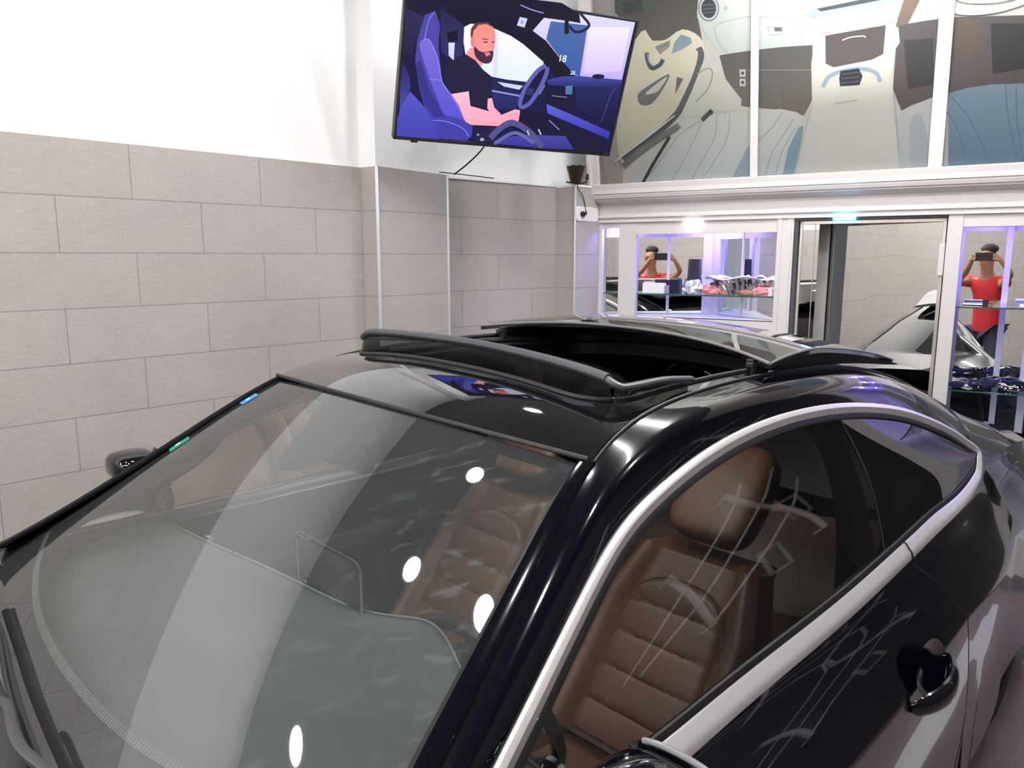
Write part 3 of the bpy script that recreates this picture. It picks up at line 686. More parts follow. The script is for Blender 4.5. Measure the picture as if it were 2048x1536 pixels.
for k in (-1, 0, 1):
    cc = c+S3*(k*wpl*.27-wpl*.02)+N3*.0095
    mb = MB(); mb.lathe(cc, [(.0165, 0), (.0165, .0012), (.014, .0015), (.0135, -.0), (0, -.0)], 18, ax=N3)
    hole = MB()
    ri = link('socket_ring', mb, mat('socket_grey_%d' % k, (.62, .60, .62), .35), so)
    if k == 1:
        mb = MB(); mb.lathe(cc, [(.0035, .001), (0, .001)], 8, ax=N3); mb.lathe(cc+S3*.007+Z3*.002, [(.002, .001), (0, .001)], 8, ax=N3); link('socket_hole', mb, M_cable, so)
pc = c-S3*wpl*.27+N3*.010
pl = thing('power_plug', 'black power plug with cord pushed into the left hole of the white socket', 'plug', pc)
mb = MB(); mb.lathe(pc, [(0, 0), (.015, 0), (.016, .012), (.012, .025), (0, .028)], 16, ax=N3); mb.tube([pc+N3*.018, pc+S3*.012+N3*.022+Z3*.002, pc+S3*.026+N3*.018+Z3*.008], [.010, .009, .005], 10); link('plug_body', mb, M_cable, pl)
mb = MB(); p1 = pc+S3*.026+N3*.018+Z3*.008; p4 = lc+(.012, -.0, .004)
mb.tube(spline([p1, SP(1171, 418, .012), SP(1168, 400, .012), SP(1163, 386, .014), SP(1157, 379, .012), p4], 20), .0028, 6); link('plug_cord', mb, M_cable, pl)

# ================================================================== display cabinets
M_cabin = mat('cabinet_inside_white', (.78, .78, .82), .35)
Kc = np.array([1.128, 4.85])         # inner corner of the corner cabinet
mA = np.array([-.982, .189]); mB_ = np.array([.54, -.842]); mB_ = mB_/np.linalg.norm(mB_)
ang = math.radians(10.9); mA = np.array([-math.cos(ang), math.sin(ang)])
# the corner sits ~0.3 m behind the front
Kc = Q + D*.62 - CN*.34
def PA(l, z, off=0):                   # on the left back mirror plane, l metres left of the corner
    n = np.array([-math.sin(ang), -math.cos(ang)]); p = Kc+mA*l+n*off; return np.array([p[0], p[1], z])
Bend = Q + D*1.09 - CN*.03
eB = (Bend-Kc)/np.linalg.norm(Bend-Kc); nB = np.array([eB[1], -eB[0]]); nB = nB if nB@(-Kc) > 0 else -nB
def PB(l, z, off=0): p = Kc+eB*l+nB*off; return np.array([p[0], p[1], z])
LB = np.linalg.norm(Bend-Kc)
LA = .66
ZC0, ZC1 = .10, 1.90
cab = thing('corner_cabinet', 'white lit corner display cabinet between the tiles and the mirror door', 'cabinet', CW(.55, 0, -.2))
fr = MB()
def bar(l0, l1, z0, z1, o0=-.02, o1=.012, t=None): (t or fr).box(CW(l0, z0, o0), D3*(l1-l0), (0, 0, z1-z0), np.array([*(CN*(o1-o0)), 0]))
bar(-.012, .028, ZC0, ZC1); bar(.142, .25, ZC0, ZC1); bar(1.075, 1.16, ZC0, ZC1, -.02, .012); bar(.25, 1.075, 1.828, ZC1, -.02, .008); bar(.028, .142, 1.868, ZC1, -.02, .008)
bar(.028, 1.075, ZC0, 1.335, -.02, .006); bar(1.075, 1.10, ZC0, 1.90, .012, .018); bar(1.13, 1.15, ZC0, 1.9, .012, .018); bar(.192, .196, ZC0, 1.9, .012, .0125)
bevel(link('cabinet_frame', fr, M_paintw, cab, smooth=False), .002)
bd = MB()
bd.add([CW(0, 1.895, 0), CW(1.12, 1.895, 0), PB(LB, 1.895), PB(0, 1.895), PA(LA, 1.895)], [(0, 1, 2, 3, 4)])
bd.add([CW(0, 1.34, 0), CW(1.12, 1.34, 0), PB(LB, 1.34), PB(0, 1.34), PA(LA, 1.34)], [(4, 3, 2, 1, 0)])
for f0, f1 in ((PA(LA, 0)[:2], PA(0, 0)[:2]), (PB(0, 0)[:2], PB(LB, 0)[:2])):
    f0 = np.array(f0); f1 = np.array(f1)
    bd.add([(*f0, .1), (*f1, .1), (*f1, 1.9), (*f0, 1.9)], [(0, 1, 2, 3)])
link('cabinet_body', bd, M_cabin, cab, smooth=False)
# mirrors on the back, white corner strips
mb = MB(); mb.box(PA(.035, 1.345, .004), np.array([*(mA*(LA-.04)), 0]), (0, 0, .50), PA(0, 0, .008)-PA(0, 0, .004)); link('mirror_panel', mb, M_mirror, cab, smooth=False)
mb = MB(); mb.box(PB(.035, 1.345, .004), np.array([*(eB*(LB-.04)), 0]), (0, 0, .49), PB(0, 0, .008)-PB(0, 0, .004)); link('mirror_panel', mb, M_mirror, cab, smooth=False)
mb = MB()
mb.box(PA(0, 1.34, .003), np.array([*(mA*.06), 0]), (0, 0, .55), PA(0, 0, .012)-PA(0, 0, 0)); mb.box(PB(0, 1.34, .003), np.array([*(eB*.075), 0]), (0, 0, .55), PB(0, 0, .012)-PB(0, 0, 0))
for l in (.26,): mb.box(PA(l, 1.34, .003), np.array([*(mA*.018), 0]), (0, 0, .55), PA(0, 0, .016)-PA(0, 0, 0))
mb.box(PB(.27, 1.345, .003), np.array([*(eB*.012), 0]), (0, 0, .55), PB(0, 0, .012)-PB(0, 0, 0))
mb.box(PA(0, 1.815, .003), np.array([*(mA*LA), 0]), (0, 0, .08), PA(0, 0, .008)-PA(0, 0, 0)); mb.box(PB(0, 1.80, .003), np.array([*(eB*LB), 0]), (0, 0, .10), PB(0, 0, .008)-PB(0, 0, 0))
link('back_strip', mb, M_paintw, cab, smooth=False)
# glass shelf
ZS = 1.475
sh = MB(); poly = [CW(.03, 0, -.022), CW(1.07, 0, -.022), PB(LB-.02, 0, .02), PB(.02, 0, .02), PA(.02, 0, .02), PA(LA-.1, 0, .02)]
def prism(mb, poly, z0, z1, mi_side=1):
    n = len(poly); a = [np.array([p[0], p[1], z0]) for p in poly]; b = [np.array([p[0], p[1], z1]) for p in poly]
    mb.add(b, [tuple(range(n))], 0); mb.add(a, [tuple(range(n))[::-1]], 0)
    for i in range(n): mb.add([a[i], a[(i+1) % n], b[(i+1) % n], b[i]], [(0, 1, 2, 3)], mi_side)
prism(sh, poly, ZS-.008, ZS); link('glass_shelf', sh, [M_clear, M_gedge], cab, smooth=False)
lt = MB(); plate(lt, CW(.60, 1.897, .012), D3, np.array([*CN, 0]), -Z3, .095, .04, .012, .014); link('light_puck', lt, M_whiteled, cab)
lt = MB(); plate(lt, CW(.66, 1.894, -.16), D3, np.array([*CN, 0]), -Z3, .09, .05, .02, .008); link('light_puck', lt, M_blueled, cab)
lt = MB(); plate(lt, CW(.12, 1.894, -.07), D3, np.array([*CN, 0]), -Z3, .05, .04, .015, .008); link('light_puck', lt, M_blueled, cab)
lt = MB(); plate(lt, CW(.9, 1.894, -.08), D3, np.array([*CN, 0]), -Z3, .05, .04, .015, .008); link('light_puck', lt, M_whiteled, cab)

# --- things on its shelf
def crumple(name, c, rx, ry, rz, m, label, cat, seed=1, amp=.35, seg=14, group=None):
    rnd = random.Random(seed); mb = MB(); rows = []
    for i in range(9):
        th = PI*i/8; row = []
        for k in range(seg):
            ph = 2*PI*k/seg; f = 1+amp*(rnd.random()-.5)*2*(0 if i in (0, 8) else 1)
            z = math.cos(th)*rz*f
            row.append(np.array([c[0], c[1], c[2]]) + D3*rx*f*math.sin(th)*math.cos(ph)+np.array([*CN, 0])*ry*f*math.sin(th)*math.sin(ph)+np.array([0, 0, max(-rz*.75, z)+rz*.75]))
        rows.append(row)
    mb.grid(rows, 0, True); o = link(name, mb, m, loc=c, smooth=False); return tag(o, label, cat, group)
def cbox(name, l, off, z, w, d, h, m, label, cat, rot=0., group=None, bv=.003):
    c = CW(l, z, off); ex = D3*math.cos(rot)+np.array([*CN, 0])*math.sin(rot); ey = np.cross(Z3, ex)
    mb = MB(); mb.box(c-ex*w/2-ey*d/2, ex*w, ey*d, (0, 0, h)); o = link(name, mb, m, loc=c, smooth=False); bevel(o, bv); return tag(o, label, cat, group)
Zt = ZS+.0005
cbox('white_box', .345, -.07, Zt, .13, .06, .062, M_paper, 'low white box at the left end of the glass shelf', 'box', .1)
cbox('small_card', .42, -.075, Zt, .04, .012, .05, mat('grey_card', (.25, .24, .32), .4), 'small grey framed card standing right of the low white box', 'card', .1)
cbox('navy_box', .475, -.10, Zt, .055, .05, .085, M_navy, 'short dark navy box standing beside the grey card', 'box', .1)
cbox('navy_box', .39, -.16, Zt, .14, .04, .08, M_navy, 'wide dark navy box lying behind the low white box', 'box', .1)
tb = MB(); c = CW(.585, Zt, -.12); 
rows = [[c+D3*x*w+np.array([*CN, 0])*y*w+np.array([0, 0, z]) for x, y in ((-.5, -.5), (.5, -.5), (.5, .5), (-.5, .5))] for z, w in ((0, .062), (.205, .050))]
tb.grid(rows, 0, True); tb.add(rows[1], [(0, 1, 2, 3)]); tb.add(rows[0], [(3, 2, 1, 0)])
tag(bevel(link('tower_speaker', tb, M_navy, loc=c, smooth=False), .003), 'tall black tapered tower standing on the glass shelf by the corner post', 'speaker')
crumple('plastic_bag', CW(.60, Zt, -.055), .045, .03, .045, mat('clear_film', (.6, .62, .72), .15, spec=1.), 'crumpled clear plastic bag in front of the black tower', 'bag', 3, .5)
# foil tray basket with white rim
tc_ = CW(.865, Zt, -.085); tray = thing('foil_basket', 'wide wavy white rimmed basket of crinkled foil on the glass shelf', 'basket', tc_)
mb = MB(); rows = []; rnd = random.Random(8)
N_ = 56
for q, (a, b, z) in enumerate(((.03, .02, .0), (.12, .04, .004), (.135, .048, .03), (.15, .055, .07), (.175, .065, .095))):
    rows.append([tc_+D3*a*math.cos(2*PI*k/N_)*(1+.05*rnd.uniform(-1, 1)*(q > 1))+np.array([*CN, 0])*b*math.sin(2*PI*k/N_)*(1+.16*rnd.uniform(-1, 1)*(q > 1))+Z3*(z+.01*rnd.uniform(-1, 1)*(q > 1 and q < 4)) for k in range(N_)])
mb.grid(rows, 0, True); link('foil_bowl', mb, M_foil, tray, smooth=False)
mb = MB(); rows = []
for q, (a, b, z) in enumerate(((.165, .060, .094), (.20, .078, .100), (.235, .09, .098), (.20, .078, .104), (.165, .06, .098))):
    rows.append([tc_+D3*.9*a*math.cos(2*PI*k/N_)+np.array([*CN, 0])*.85*b*math.sin(2*PI*k/N_)+Z3*(z+.010*math.sin(2*PI*k/N_*5+1)*(.4 if q in (0, 4) else 1)) for k in range(N_)])
mb.grid(rows, 0, True); link('rim', mb, M_paper, tray)
crumple('pink_bundle', CW(.70, Zt, -.05), .055, .025, .034, M_pink, 'pink wrapped bundle left of the foil basket', 'bundle', 5, .3)
crumple('pink_bundle', CW(1.00, Zt, -.045), .065, .022, .028, M_pink, 'pink wrapped bundle right of the foil basket', 'bundle', 6, .25)
crumple('brown_bundle', CW(.905, Zt, -.040), .05, .02, .018, M_brownwrap, 'brown wrapped roll lying in front of the foil basket', 'bundle', 7, .2)
crumple('brown_bundle', CW(.775, Zt, -.035), .03, .012, .013, M_brownwrap, 'small brown wrapped sweet near the pink bundle', 'bundle', 9, .2)
crumple('dark_bundle', CW(.712, Zt+.045, -.055), .020, .013, .016, mat('dark_wrap', (.05, .03, .03), .5), 'dark brown scrap lying on the left pink bundle', 'bundle', 11, .2)
cbox('white_box', 1.045, -.055, Zt, .05, .05, .048, M_paper, 'small white box at the right end of the glass shelf', 'box', .5)

# ================================================================== mirror door
md = thing('mirror_door', 'tall wavy mirrored door in a slim metal frame beside the corner cabinet', 'door', CW(1.53, 0, -.03))
mb = MB(); _a = math.radians(16); _h = CW(1.872, .05, -.03); _dr = -D3*math.cos(_a)-np.array([*CN, 0])*math.sin(_a); _nn = np.cross(Z3, _dr); _nn = _nn if _nn@(-_h) > 0 else -_nn
mb.box(_h, _dr*.735, (0, 0, 1.83), -_nn*.006); link('mirror_sheet', mb, M_wavy, md, smooth=False)
mb = MB(); mb.box(CW(1.20, .05, -.026), D3*.085, (0, 0, 1.818), np.array([*(CN*.005), 0])); link('mirror_strip', mb, M_mirror, md, smooth=False)
mb = MB()
for l0, l1, z0, z1 in ((1.187, 1.202, .05, 1.885), (1.863, 1.880, .05, 1.885), (1.187, 1.88, 1.866, 1.885), (1.187, 1.88, .04, .06)): mb.box(CW(l0, z0, -.03), D3*(l1-l0), (0, 0, z1-z0), np.array([*(CN*.016), 0]))
mb.box(CW(1.262, .06, -.022), D3*.005, (0, 0, 1.81), np.array([*(CN*.004), 0]))
bevel(link('door_frame', mb, mat('champagne_aluminium', (.72, .68, .62), .3, .8), md, smooth=False), .002)
mb = MB(); mb.box(CW(1.856, 1.60, -.014), D3*.026, (0, 0, .16), np.array([*(CN*.022), 0])); bevel(link('handle', mb, M_paintw, md, smooth=False), .005)
mb = MB(); mb.box(CW(1.162, .03, -.022), D3*.020, (0, 0, 1.87), np.array([*(CN*.022), 0])); mb.box(CW(1.16, 1.886, -.05), D3*.72, (0, 0, .015), np.array([*(CN*.055), 0]))
struct(link('door_1', mb, M_darkframe, smooth=False))
mb = MB(); mb.box(CW(1.165, .03, -.20), D3*.72, (0, 0, 1.86), np.array([*(CN*.01), 0])); struct(link('trim_8', mb, M_tile, smooth=False))
mb = MB(); plate(mb, CW(1.41, 1.897, .018), D3, np.array([*CN, 0]), -Z3, .11, .03, .010, .012); o = link('strip_light', mb, M_cyanled, loc=CW(1.41, 1.897, .01)); tag(o, 'small glowing cyan light above the mirror door', 'light')

# ================================================================== right cabinet
cb2 = thing('display_cabinet', 'white mirrored display cabinet with blue lighting right of the mirror door', 'cabinet', CW(2.5, 0, -.2))
fr = MB()
bar(1.885, 1.95, .1, 1.90); bar(1.95, 3.1, 1.838, 1.90, -.02, .008); bar(1.95, 3.1, .1, .3); bar(3.1, 3.2, .1, 1.9)
bevel(link('cabinet_frame', fr, M_paintw, cb2, smooth=False), .002)
mb = MB()
mb.box(CW(1.90, .1, -.42), D3*.02, (0, 0, 1.8), np.array([*(CN*.40), 0])); mb.box(CW(3.15, .1, -.42), D3*.02, (0, 0, 1.8), np.array([*(CN*.40), 0]))
mb.box(CW(1.90, 1.875, -.42), D3*1.25, (0, 0, .02), np.array([*(CN*.40), 0])); mb.box(CW(1.90, .1, -.44), D3*1.27, (0, 0, 1.8), np.array([*(CN*.02), 0]))
link('cabinet_body', mb, M_cabin, cb2, smooth=False)
mb = MB(); mb.box(CW(1.925, .3, -.415), D3*1.22, (0, 0, 1.53), np.array([*(CN*.006), 0])); link('mirror_panel', mb, M_mirror, cb2, smooth=False)
for l0, w_ in ((2.145, .028), (2.265, .035), (2.62, .03)):
    mb = MB(); mb.box(CW(l0, .3, -.41), D3*w_, (0, 0, 1.55), np.array([*(CN*.02), 0])); bevel(link('mirror_strip', mb, mat('lacquer_strip_%d' % (l0*100), (.72, .70, .78), .3), cb2, smooth=False), .002)
for k, zz in enumerate((1.45, 1.03)):
    sh = MB(); prism(sh, [CW(1.952, 0, -.03), CW(3.1, 0, -.03), CW(3.1, 0, -.40), CW(1.952, 0, -.40)], zz-.008, zz); link('glass_shelf', sh, [M_clear, M_gedge], cb2, smooth=False)
for l in (2.05, 2.4, 2.8):
    lt = MB(); plate(lt, CW(l, 1.872, -.2), D3, np.array([*CN, 0]), -Z3, .06, .04, .015, .008); link('light_puck', lt, M_blueled, cb2)
# glossy moulded shells on its lower shelf
def shell(l, off, z, r, rot, label, sc=(1, .6, .5)):
    c = CW(l, z, off); mb = MB(); rows = []
    ex = D3*math.cos(rot)+np.array([*CN, 0])*math.sin(rot); ey = np.cross(Z3, ex)
    for i in range(9):
        th = PI/2*i/8
        rows.append([c+ex*r*sc[0]*math.cos(th)*math.cos(2*PI*k/20)*(1+.25*math.cos(4*PI*k/20))+ey*r*sc[1]*math.cos(th)*math.sin(2*PI*k/20)+Z3*r*sc[2]*(math.sin(th)+.25*math.cos(th)*math.cos(2*PI*k/20*2)**2) for k in range(20)])
    mb.grid(rows, 0, True); o = link('mirror_cap', mb, M_glossblk, loc=c); tag(o, label, 'car part', 'gloss black shells on the lower cabinet shelf')
shell(2.03, -.10, 1.032, .07, .2, 'small glossy black moulded shell at the left end of the lower glass shelf')
shell(2.19, -.16, 1.032, .10, .5, 'glossy black moulded shell in the middle of the lower glass shelf', (1, .7, .6))
shell(2.42, -.10, 1.032, .11, -.2, 'wide glossy black moulded shell nearest the frame edge on the lower shelf', (1.1, .6, .45))
for l, off, zz, w, d, h, m_, lb_ in ((2.33, -.12, 1.4505, .22, .10, .012, M_paper, 'flat white tray lying on the upper glass shelf'), (2.02, -.2, 1.4505, .09, .06, .008, M_silver, 'small silver tray at the left end of the upper glass shelf')):
    cbox('tray', l, off, zz, w, d, h, m_, lb_, 'tray')

# ================================================================== the car
CARP = W(2.5, 0, 0); CARP[2] = 0
car = thing('car', 'glossy black two-door coupe with open sunroof and tan leather seats', 'car', CARP)
def Wm(pts): return [W(*p) for p in pts]
Dp = [(1.42, .815, .905), (1.50, .80, .935), (1.682, .753, 1.031), (1.78, .728, 1.084), (1.92, .692, 1.163), (2.068, .656, 1.240), (2.195, .639, 1.276), (2.395, .621, 1.315), (2.621, .610, 1.338), (2.879, .609, 1.342), (3.174, .617, 1.323), (3.507, .641, 1.272), (3.788, .678, 1.192), (3.966, .711, 1.120), (4.031, .739, 1.062)]
Bp = [(1.42, .822, .880), (1.70, .821, .885), (2.057, .818, .892), (2.281, .815, .898), (2.755, .811, .905), (3.178, .803, .924), (3.403, .797, .936), (3.724, .789, .953), (3.939, .775, .992), (4.012, .759, 1.022), (4.031, .739, 1.062)]
Rp = [(1.36, .81, .90), (1.50, .757, .970), (1.616, .715, 1.042), (1.724, .683, 1.105), (1.875, .637, 1.20), (2.099, .570, 1.337), (2.3, .535, 1.392), (2.6, .515, 1.412), (2.9, .51, 1.415), (3.2, .51, 1.405), (3.5, .51, 1.378), (3.9, .515, 1.296), (4.25, .53, 1.186), (4.55, .56, 1.080)]
def sm(p, n=140, k=40): return spline(p, n, k)
Dc = sm(Dp, 160, 25); Bc = sm(Bp, 160, 6); Rc = sm(Rp, 160, 60)
def at_s(c, s):
    return np.array([s, np.interp(s, c[:, 0], c[:, 1]), np.interp(s, c[:, 0], c[:, 2])])
def mir(p, sd): return (p[0], p[1]*sd, p[2])
# --- roof rails / pillars : strip between R and D, slightly bulged
for sd in (1, -1):
    rows = []
    M_ = 12
    for k in range(M_+1):
        f = k/M_; row = []
        for i in range(150):
            g = i/149
            r = at_s(Rc, 1.40+(4.52-1.40)*g); 
            sD = min(4.025, 1.46+(4.03-1.46)*min(1, g*1.06))
            d = at_s(Dc, sD)
            if g > .9: 
                h = (g-.9)/.1; d = d*(1-h)+np.array([4.50, .765, .985])*h if False else d
            b = math.sin(PI*f)*.012+.010*math.sin(PI*f)*min(1, max(0, g*4-.4))
            q = r*(1-f)+d*f; q = q+np.array([0, .8, .75])*b
            row.append(W(*mir(q, sd)))
        rows.append(row)
    mb = MB(); mb.grid(rows, 0, flip=(sd > 0)); link('roof_rail', mb, M_paint, car, angle=None)
# dark seam between the windshield edge and the pillar, and roof and rail
for sd in (1, -1):
    mb = MB(); mb.tube([W(*mir(p+np.array([0, 0, .001]), sd)) for p in Rc[2:150]], .0045, 8); link('roof_seal', mb, M_rubber, car)
M_mould = mat('pillar_moulding', (.004, .004, .006), .5, spec=.06)
for sd in (1, -1):
    rows = []
    for i in range(60):
        f = i/59; s = 1.40+(2.112-1.40)*f; p = at_s(Rc, s); w = (.125-.095*f**.6) if sd < 0 else (.040-.016*f); row = []
        dn = np.array([-.30, -.90, .28-.10*f]); dn /= np.linalg.norm(dn)
        for a, h in ((-.006, -.002), (-.004, .007), (.2*w, .010), (.7*w, .0095), (w, .003), (w+.002, -.004)): row.append(W(*mir(p+dn*a+np.array([-.55, 0, .83])*h, sd)))
        rows.append(row)
    mb = MB(); mb.grid(rows, 0); link('pillar_moulding', mb, M_mould if sd < 0 else M_paint, car)
# --- windshield
def ws(u, v):
    sr = 1.45+(2.099-1.45)*v; e = at_s(Rc, sr)
    sc = 1.30+(2.015-1.30)*v; zc = .89+(1.365-.89)*v+.045*4*v*(1-v)*.6
    q = 1-abs(u)**2.2
    return np.array([e[0]+(sc-e[0])*q, e[1]*u, e[2]+(zc-e[2])*q])
NU, NV = 60, 40
rows = [[W(*ws(-1+2*j/NU, i/NV)) for j in range(NU+1)] for i in range(NV+1)]
mb = MB(); mb.grid(rows); link('windshield', mb, M_ws, car, angle=None)
wsn = lambda u, v, o: ws(u, v)+np.array([-.55, 0, .83])*o
def fritm(fn, n=60, m=3):
    mb = MB(); rows = []
    for i in range(m+1): rows.append([W(*wsn(*fn(j/n, i/m), -.0025)) for j in range(n+1)])
    mb.grid(rows); return mb
link('windshield_border', join([(fritm(lambda a, b: (-1+2*a, .955+.045*b)), 0), (fritm(lambda a, b: (-1+(.030+.02*(1-a))*b, a)), 0), (fritm(lambda a, b: (1-(.022+.02*(1-a))*b, a)), 0),
     (fritm(lambda a, b: (-1+2*a, .0+(.100+.05*abs(-1+2*a)**3)*b)), 0)]), M_frit, car, angle=None)
mb = MB()   # mirror base / camera patch below the header
ROWS = []
for i in range(13):
    f = i/12; w = .30*(1-f)**1.3*.55+.085+(-.085*max(0, (f-.86)/.14)**2); v = .96-.26*f
    ROWS.append([W(*wsn(-.02+w*(-1+2*j/16), v, -.004)) for j in range(17)])
mb.grid(ROWS); link('camera_cover', mb, M_frit, car, angle=None)
mb = MB(); c = ws(-.02, .84)+np.array([.06, 0, -.045]); 
plate(mb, W(*c), V, Z3, -U, .22, .065, .03, .02); link('rear_view_mirror', mb, M_blackpl, car)
# stickers inside the far upper edge
for nm, m_, u_, v_, w_, h_ in (('blue_label', M_blue_st, -.93, .835, .085, .040), ('green_label', M_green_st, -.94, .565, .085, .045)):
    mb = MB(); mb.add([W(*wsn(u_, v_, .0015)), W(*wsn(u_+w_, v_, .0015)), W(*wsn(u_+w_, v_+h_*1.6, .0015)), W(*wsn(u_, v_+h_*1.6, .0015))], [(0, 1, 2, 3)])
    mb.add([W(*wsn(u_+w_*.3, v_+h_*.5, .002)), W(*wsn(u_+w_*.6, v_+h_*.5, .002)), W(*wsn(u_+w_*.6, v_+h_*.9, .002)), W(*wsn(u_+w_*.3, v_+h_*.9, .002))], [(0, 1, 2, 3)], 1)
    link('sticker', mb, [m_, M_plate], car, smooth=False)['label'] = nm.replace('_', ' ')
# dotted edge of the demister area near the cowl: fine pale dashes
mb = MB(); 
for k in range(0, 170):
    u_ = -.93+1.86*k/169; v_ = .095+.05*abs(u_)**3
    a = wsn(u_, v_, -.004); b = wsn(u_, v_+.022, -.004); t_ = np.array([0, .0022, 0])
    mb.add(Wm([a-t_, a+t_, b+t_, b-t_]), [(0, 1, 2, 3)])
link('border_dots', mb, mat('grey_dots', (.16, .17, .165), .5), car, smooth=False)
# --- roof surface
def roofz0(s, t):
    r = at_s(Rc, s); u = min(1, abs(t)/r[1]); return r[2]+.036*(1-u**2.2)
def roofz(s, t):       # near the header it meets the windshield's top edge
    z = roofz0(s, t)
    if s < 2.42:
        u = min(1, abs(t)/.570); hs = 2.015+.084*u**2.2; zh = 1.337+.028*(1-u**2.2); g = max(0, min(1.1, (2.42-s)/(2.42-hs))); g = g*g*(3-2*g) if g < 1 else g
        z += (zh-roofz0(hs, t))*g
    return z
OPs0, OPs1, OPt, OPr = 2.262, 3.30, .470, .115
def rr_loop(s0, s1, t1, r, n):
    pts = []
    for (cs, ct, a0) in ((s0+r, t1-r, 90), (s0+r, -t1+r, 180), (s1-r, -t1+r, 270), (s1-r, t1-r, 0)):
        for k in range(n+1): a = math.radians(a0+90*k/n); pts.append((cs+r*math.cos(a), ct+r*math.sin(a)))
    return pts
def resample(pts, N):
    p = np.array(list(pts)+[pts[0]], float); d = np.concatenate([[0], np.cumsum(np.linalg.norm(np.diff(p, axis=0), axis=1))]); x = np.linspace(0, d[-1], N, endpoint=False)
    return np.stack([np.interp(x, d, p[:, 0]), np.interp(x, d, p[:, 1])], 1)
inner = rr_loop(OPs0, OPs1, OPt, OPr, 12)
# outer loop following header, rails, rear edge, matched by angle from centre
def header_s(t): return 2.015+.084*abs(t/.570)**2.2
REAR = 3.98
outer = []
for (s, t) in inner:
    c0 = (2.75, 0)
    # project the point outwards: front part to the header, rear to the rear edge, sides to the rails
    outer.append(None)
L1 = []
n_ = 60
for k in range(n_): t = -.570+1.14*k/n_; L1.append((header_s(t), t))              # header, far to near
for k in range(n_): s = 2.099+(REAR-2.099)*k/n_; L1.append((s, at_s(Rc, s)[1]))     # near rail
for k in range(n_): t = .515-1.03*k/n_; L1.append((REAR+.03*(1-(t/.515)**2), t))
for k in range(n_): s = REAR-(REAR-2.099)*k/n_; L1.append((s, -at_s(Rc, s)[1]))
L2 = []
r_ = OPr
def arc(cs, ct, a0, a1, n): return [(cs+r_*math.cos(math.radians(a0+(a1-a0)*k/n)), ct+r_*math.sin(math.radians(a0+(a1-a0)*k/n))) for k in range(n)]
def seg(p, q, n): return [(p[0]+(q[0]-p[0])*k/n, p[1]+(q[1]-p[1])*k/n) for k in range(n)]
s0, s1, t1 = OPs0, OPs1, OPt
L2 += arc(s0+r_, -t1+r_, 225, 180, 6)+seg((s0, -t1+r_), (s0, t1-r_), 48)+arc(s0+r_, t1-r_, 180, 135, 6)
L2 += arc(s0+r_, t1-r_, 135, 90, 6)+seg((s0+r_, t1), (s1-r_, t1), 48)+arc(s1-r_, t1-r_, 90, 45, 6)
L2 += arc(s1-r_, t1-r_, 45, 0, 6)+seg((s1, t1-r_), (s1, -t1+r_), 48)+arc(s1-r_, -t1+r_, 360, 315, 6)
L2 += arc(s1-r_, -t1+r_, 315, 270, 6)+seg((s1-r_, -t1), (s0+r_, -t1), 48)+arc(s0+r_, -t1+r_, 270, 225, 6)
rows = []
for k in range(15):
    f = k/14; rows.append([W(a[0]*(1-f)+b[0]*f, a[1]*(1-f)+b[1]*f, roofz(a[0]*(1-f)+b[0]*f, a[1]*(1-f)+b[1]*f)) for a, b in zip(L1, L2)])
mb = MB(); mb.grid(rows, 0, True); link('roof_panel', mb, M_blackglass, car, angle=None)
mb = MB(); hp = [W(header_s(t), t, roofz(header_s(t), t)+.0005) for t in np.linspace(-.568, .568, 60)]
mb.tube([p+np.array([0, 0, .004]) for p in hp], .0052, 8); link('header_seal', mb, M_rubber, car)
# opening frame (rubber) and the well
mb = MB(); lp = resample([(s, t) for s, t in L2], 160)
mb.tube([W(s, t, roofz(s, t)+.002) for s, t in list(lp)+[lp[0], lp[1]]], .006, 8, cap=False)
rows = [[W(s, t, roofz(s, t)) for s, t in lp], [W(s, t, roofz(s, t)-.03) for s, t in lp], [W(2.8+(s-2.8)*.95, t*.94, roofz(s, t)-.034) for s, t in lp], [W(2.8+(s-2.8)*.95, t*.94, roofz(s, t)-.075) for s, t in lp]]
mb.grid(rows, 0, True, flip=True); link('sunroof_frame', mb, M_rubber, car)
# guide rails and struts of the sunroof
mb = MB()
for sd in (1, -1):
    mb.tube([W(2.40, .452*sd, 1.402), W(2.8, .452*sd, 1.408), W(3.3, .452*sd, 1.392)], .010, 8)
    mb.tube([W(2.36, .40*sd, 1.385), W(2.8, .42*sd, 1.395), W(3.3, .43*sd, 1.38)], .006, 8)
link('guide_rail', mb, M_blackpl, car)
for sd in (1, -1):
    mb = MB(); o = W(2.91, .47*sd, 1.40)
    mb.box(o, U*.05, V*.012, (0, 0, .055)); mb.box(W(2.86, .465*sd, 1.43), U*.13, V*.02, (0, 0, .012)); mb.box(W(2.87, .462*sd, 1.41), U*.02, V*.02, (0, 0, .04))
    bevel(link('lift_arm', mb, M_blackpl, car, smooth=False), .002)
# --- wind deflector
lipc = spline([(2.335, -.478, 1.445), (2.322, -.45, 1.462), (2.315, -.30, 1.474), (2.308, 0, 1.483), (2.300, .25, 1.476), (2.292, .42, 1.463), (2.290, .462, 1.456)], 60, 8)
df = thing.__wrapped__ if False else None
mb = MB(); mb.tube([W(*p) for p in lipc], .0135, 12, sy=.8)
arm = spline([(2.290, .455, 1.457), (2.293, .475, 1.447), (2.305, .487, 1.440), (2.33, .492, 1.440), (2.45, .492, 1.441), (2.56, .490, 1.432)], 24)
mb.tube([W(*p) for p in arm], .0115, 10, sy=.7)
arm2 = spline([(2.335, -.478, 1.445), (2.37, -.488, 1.44), (2.55, -.49, 1.425)], 12); mb.tube([W(*p) for p in arm2], .011, 10, sy=.7)
dfl = link('wind_deflector', mb, M_lip, car); dfl['label'] = 'raised black wind deflector lip'
rows = []; uvs = []
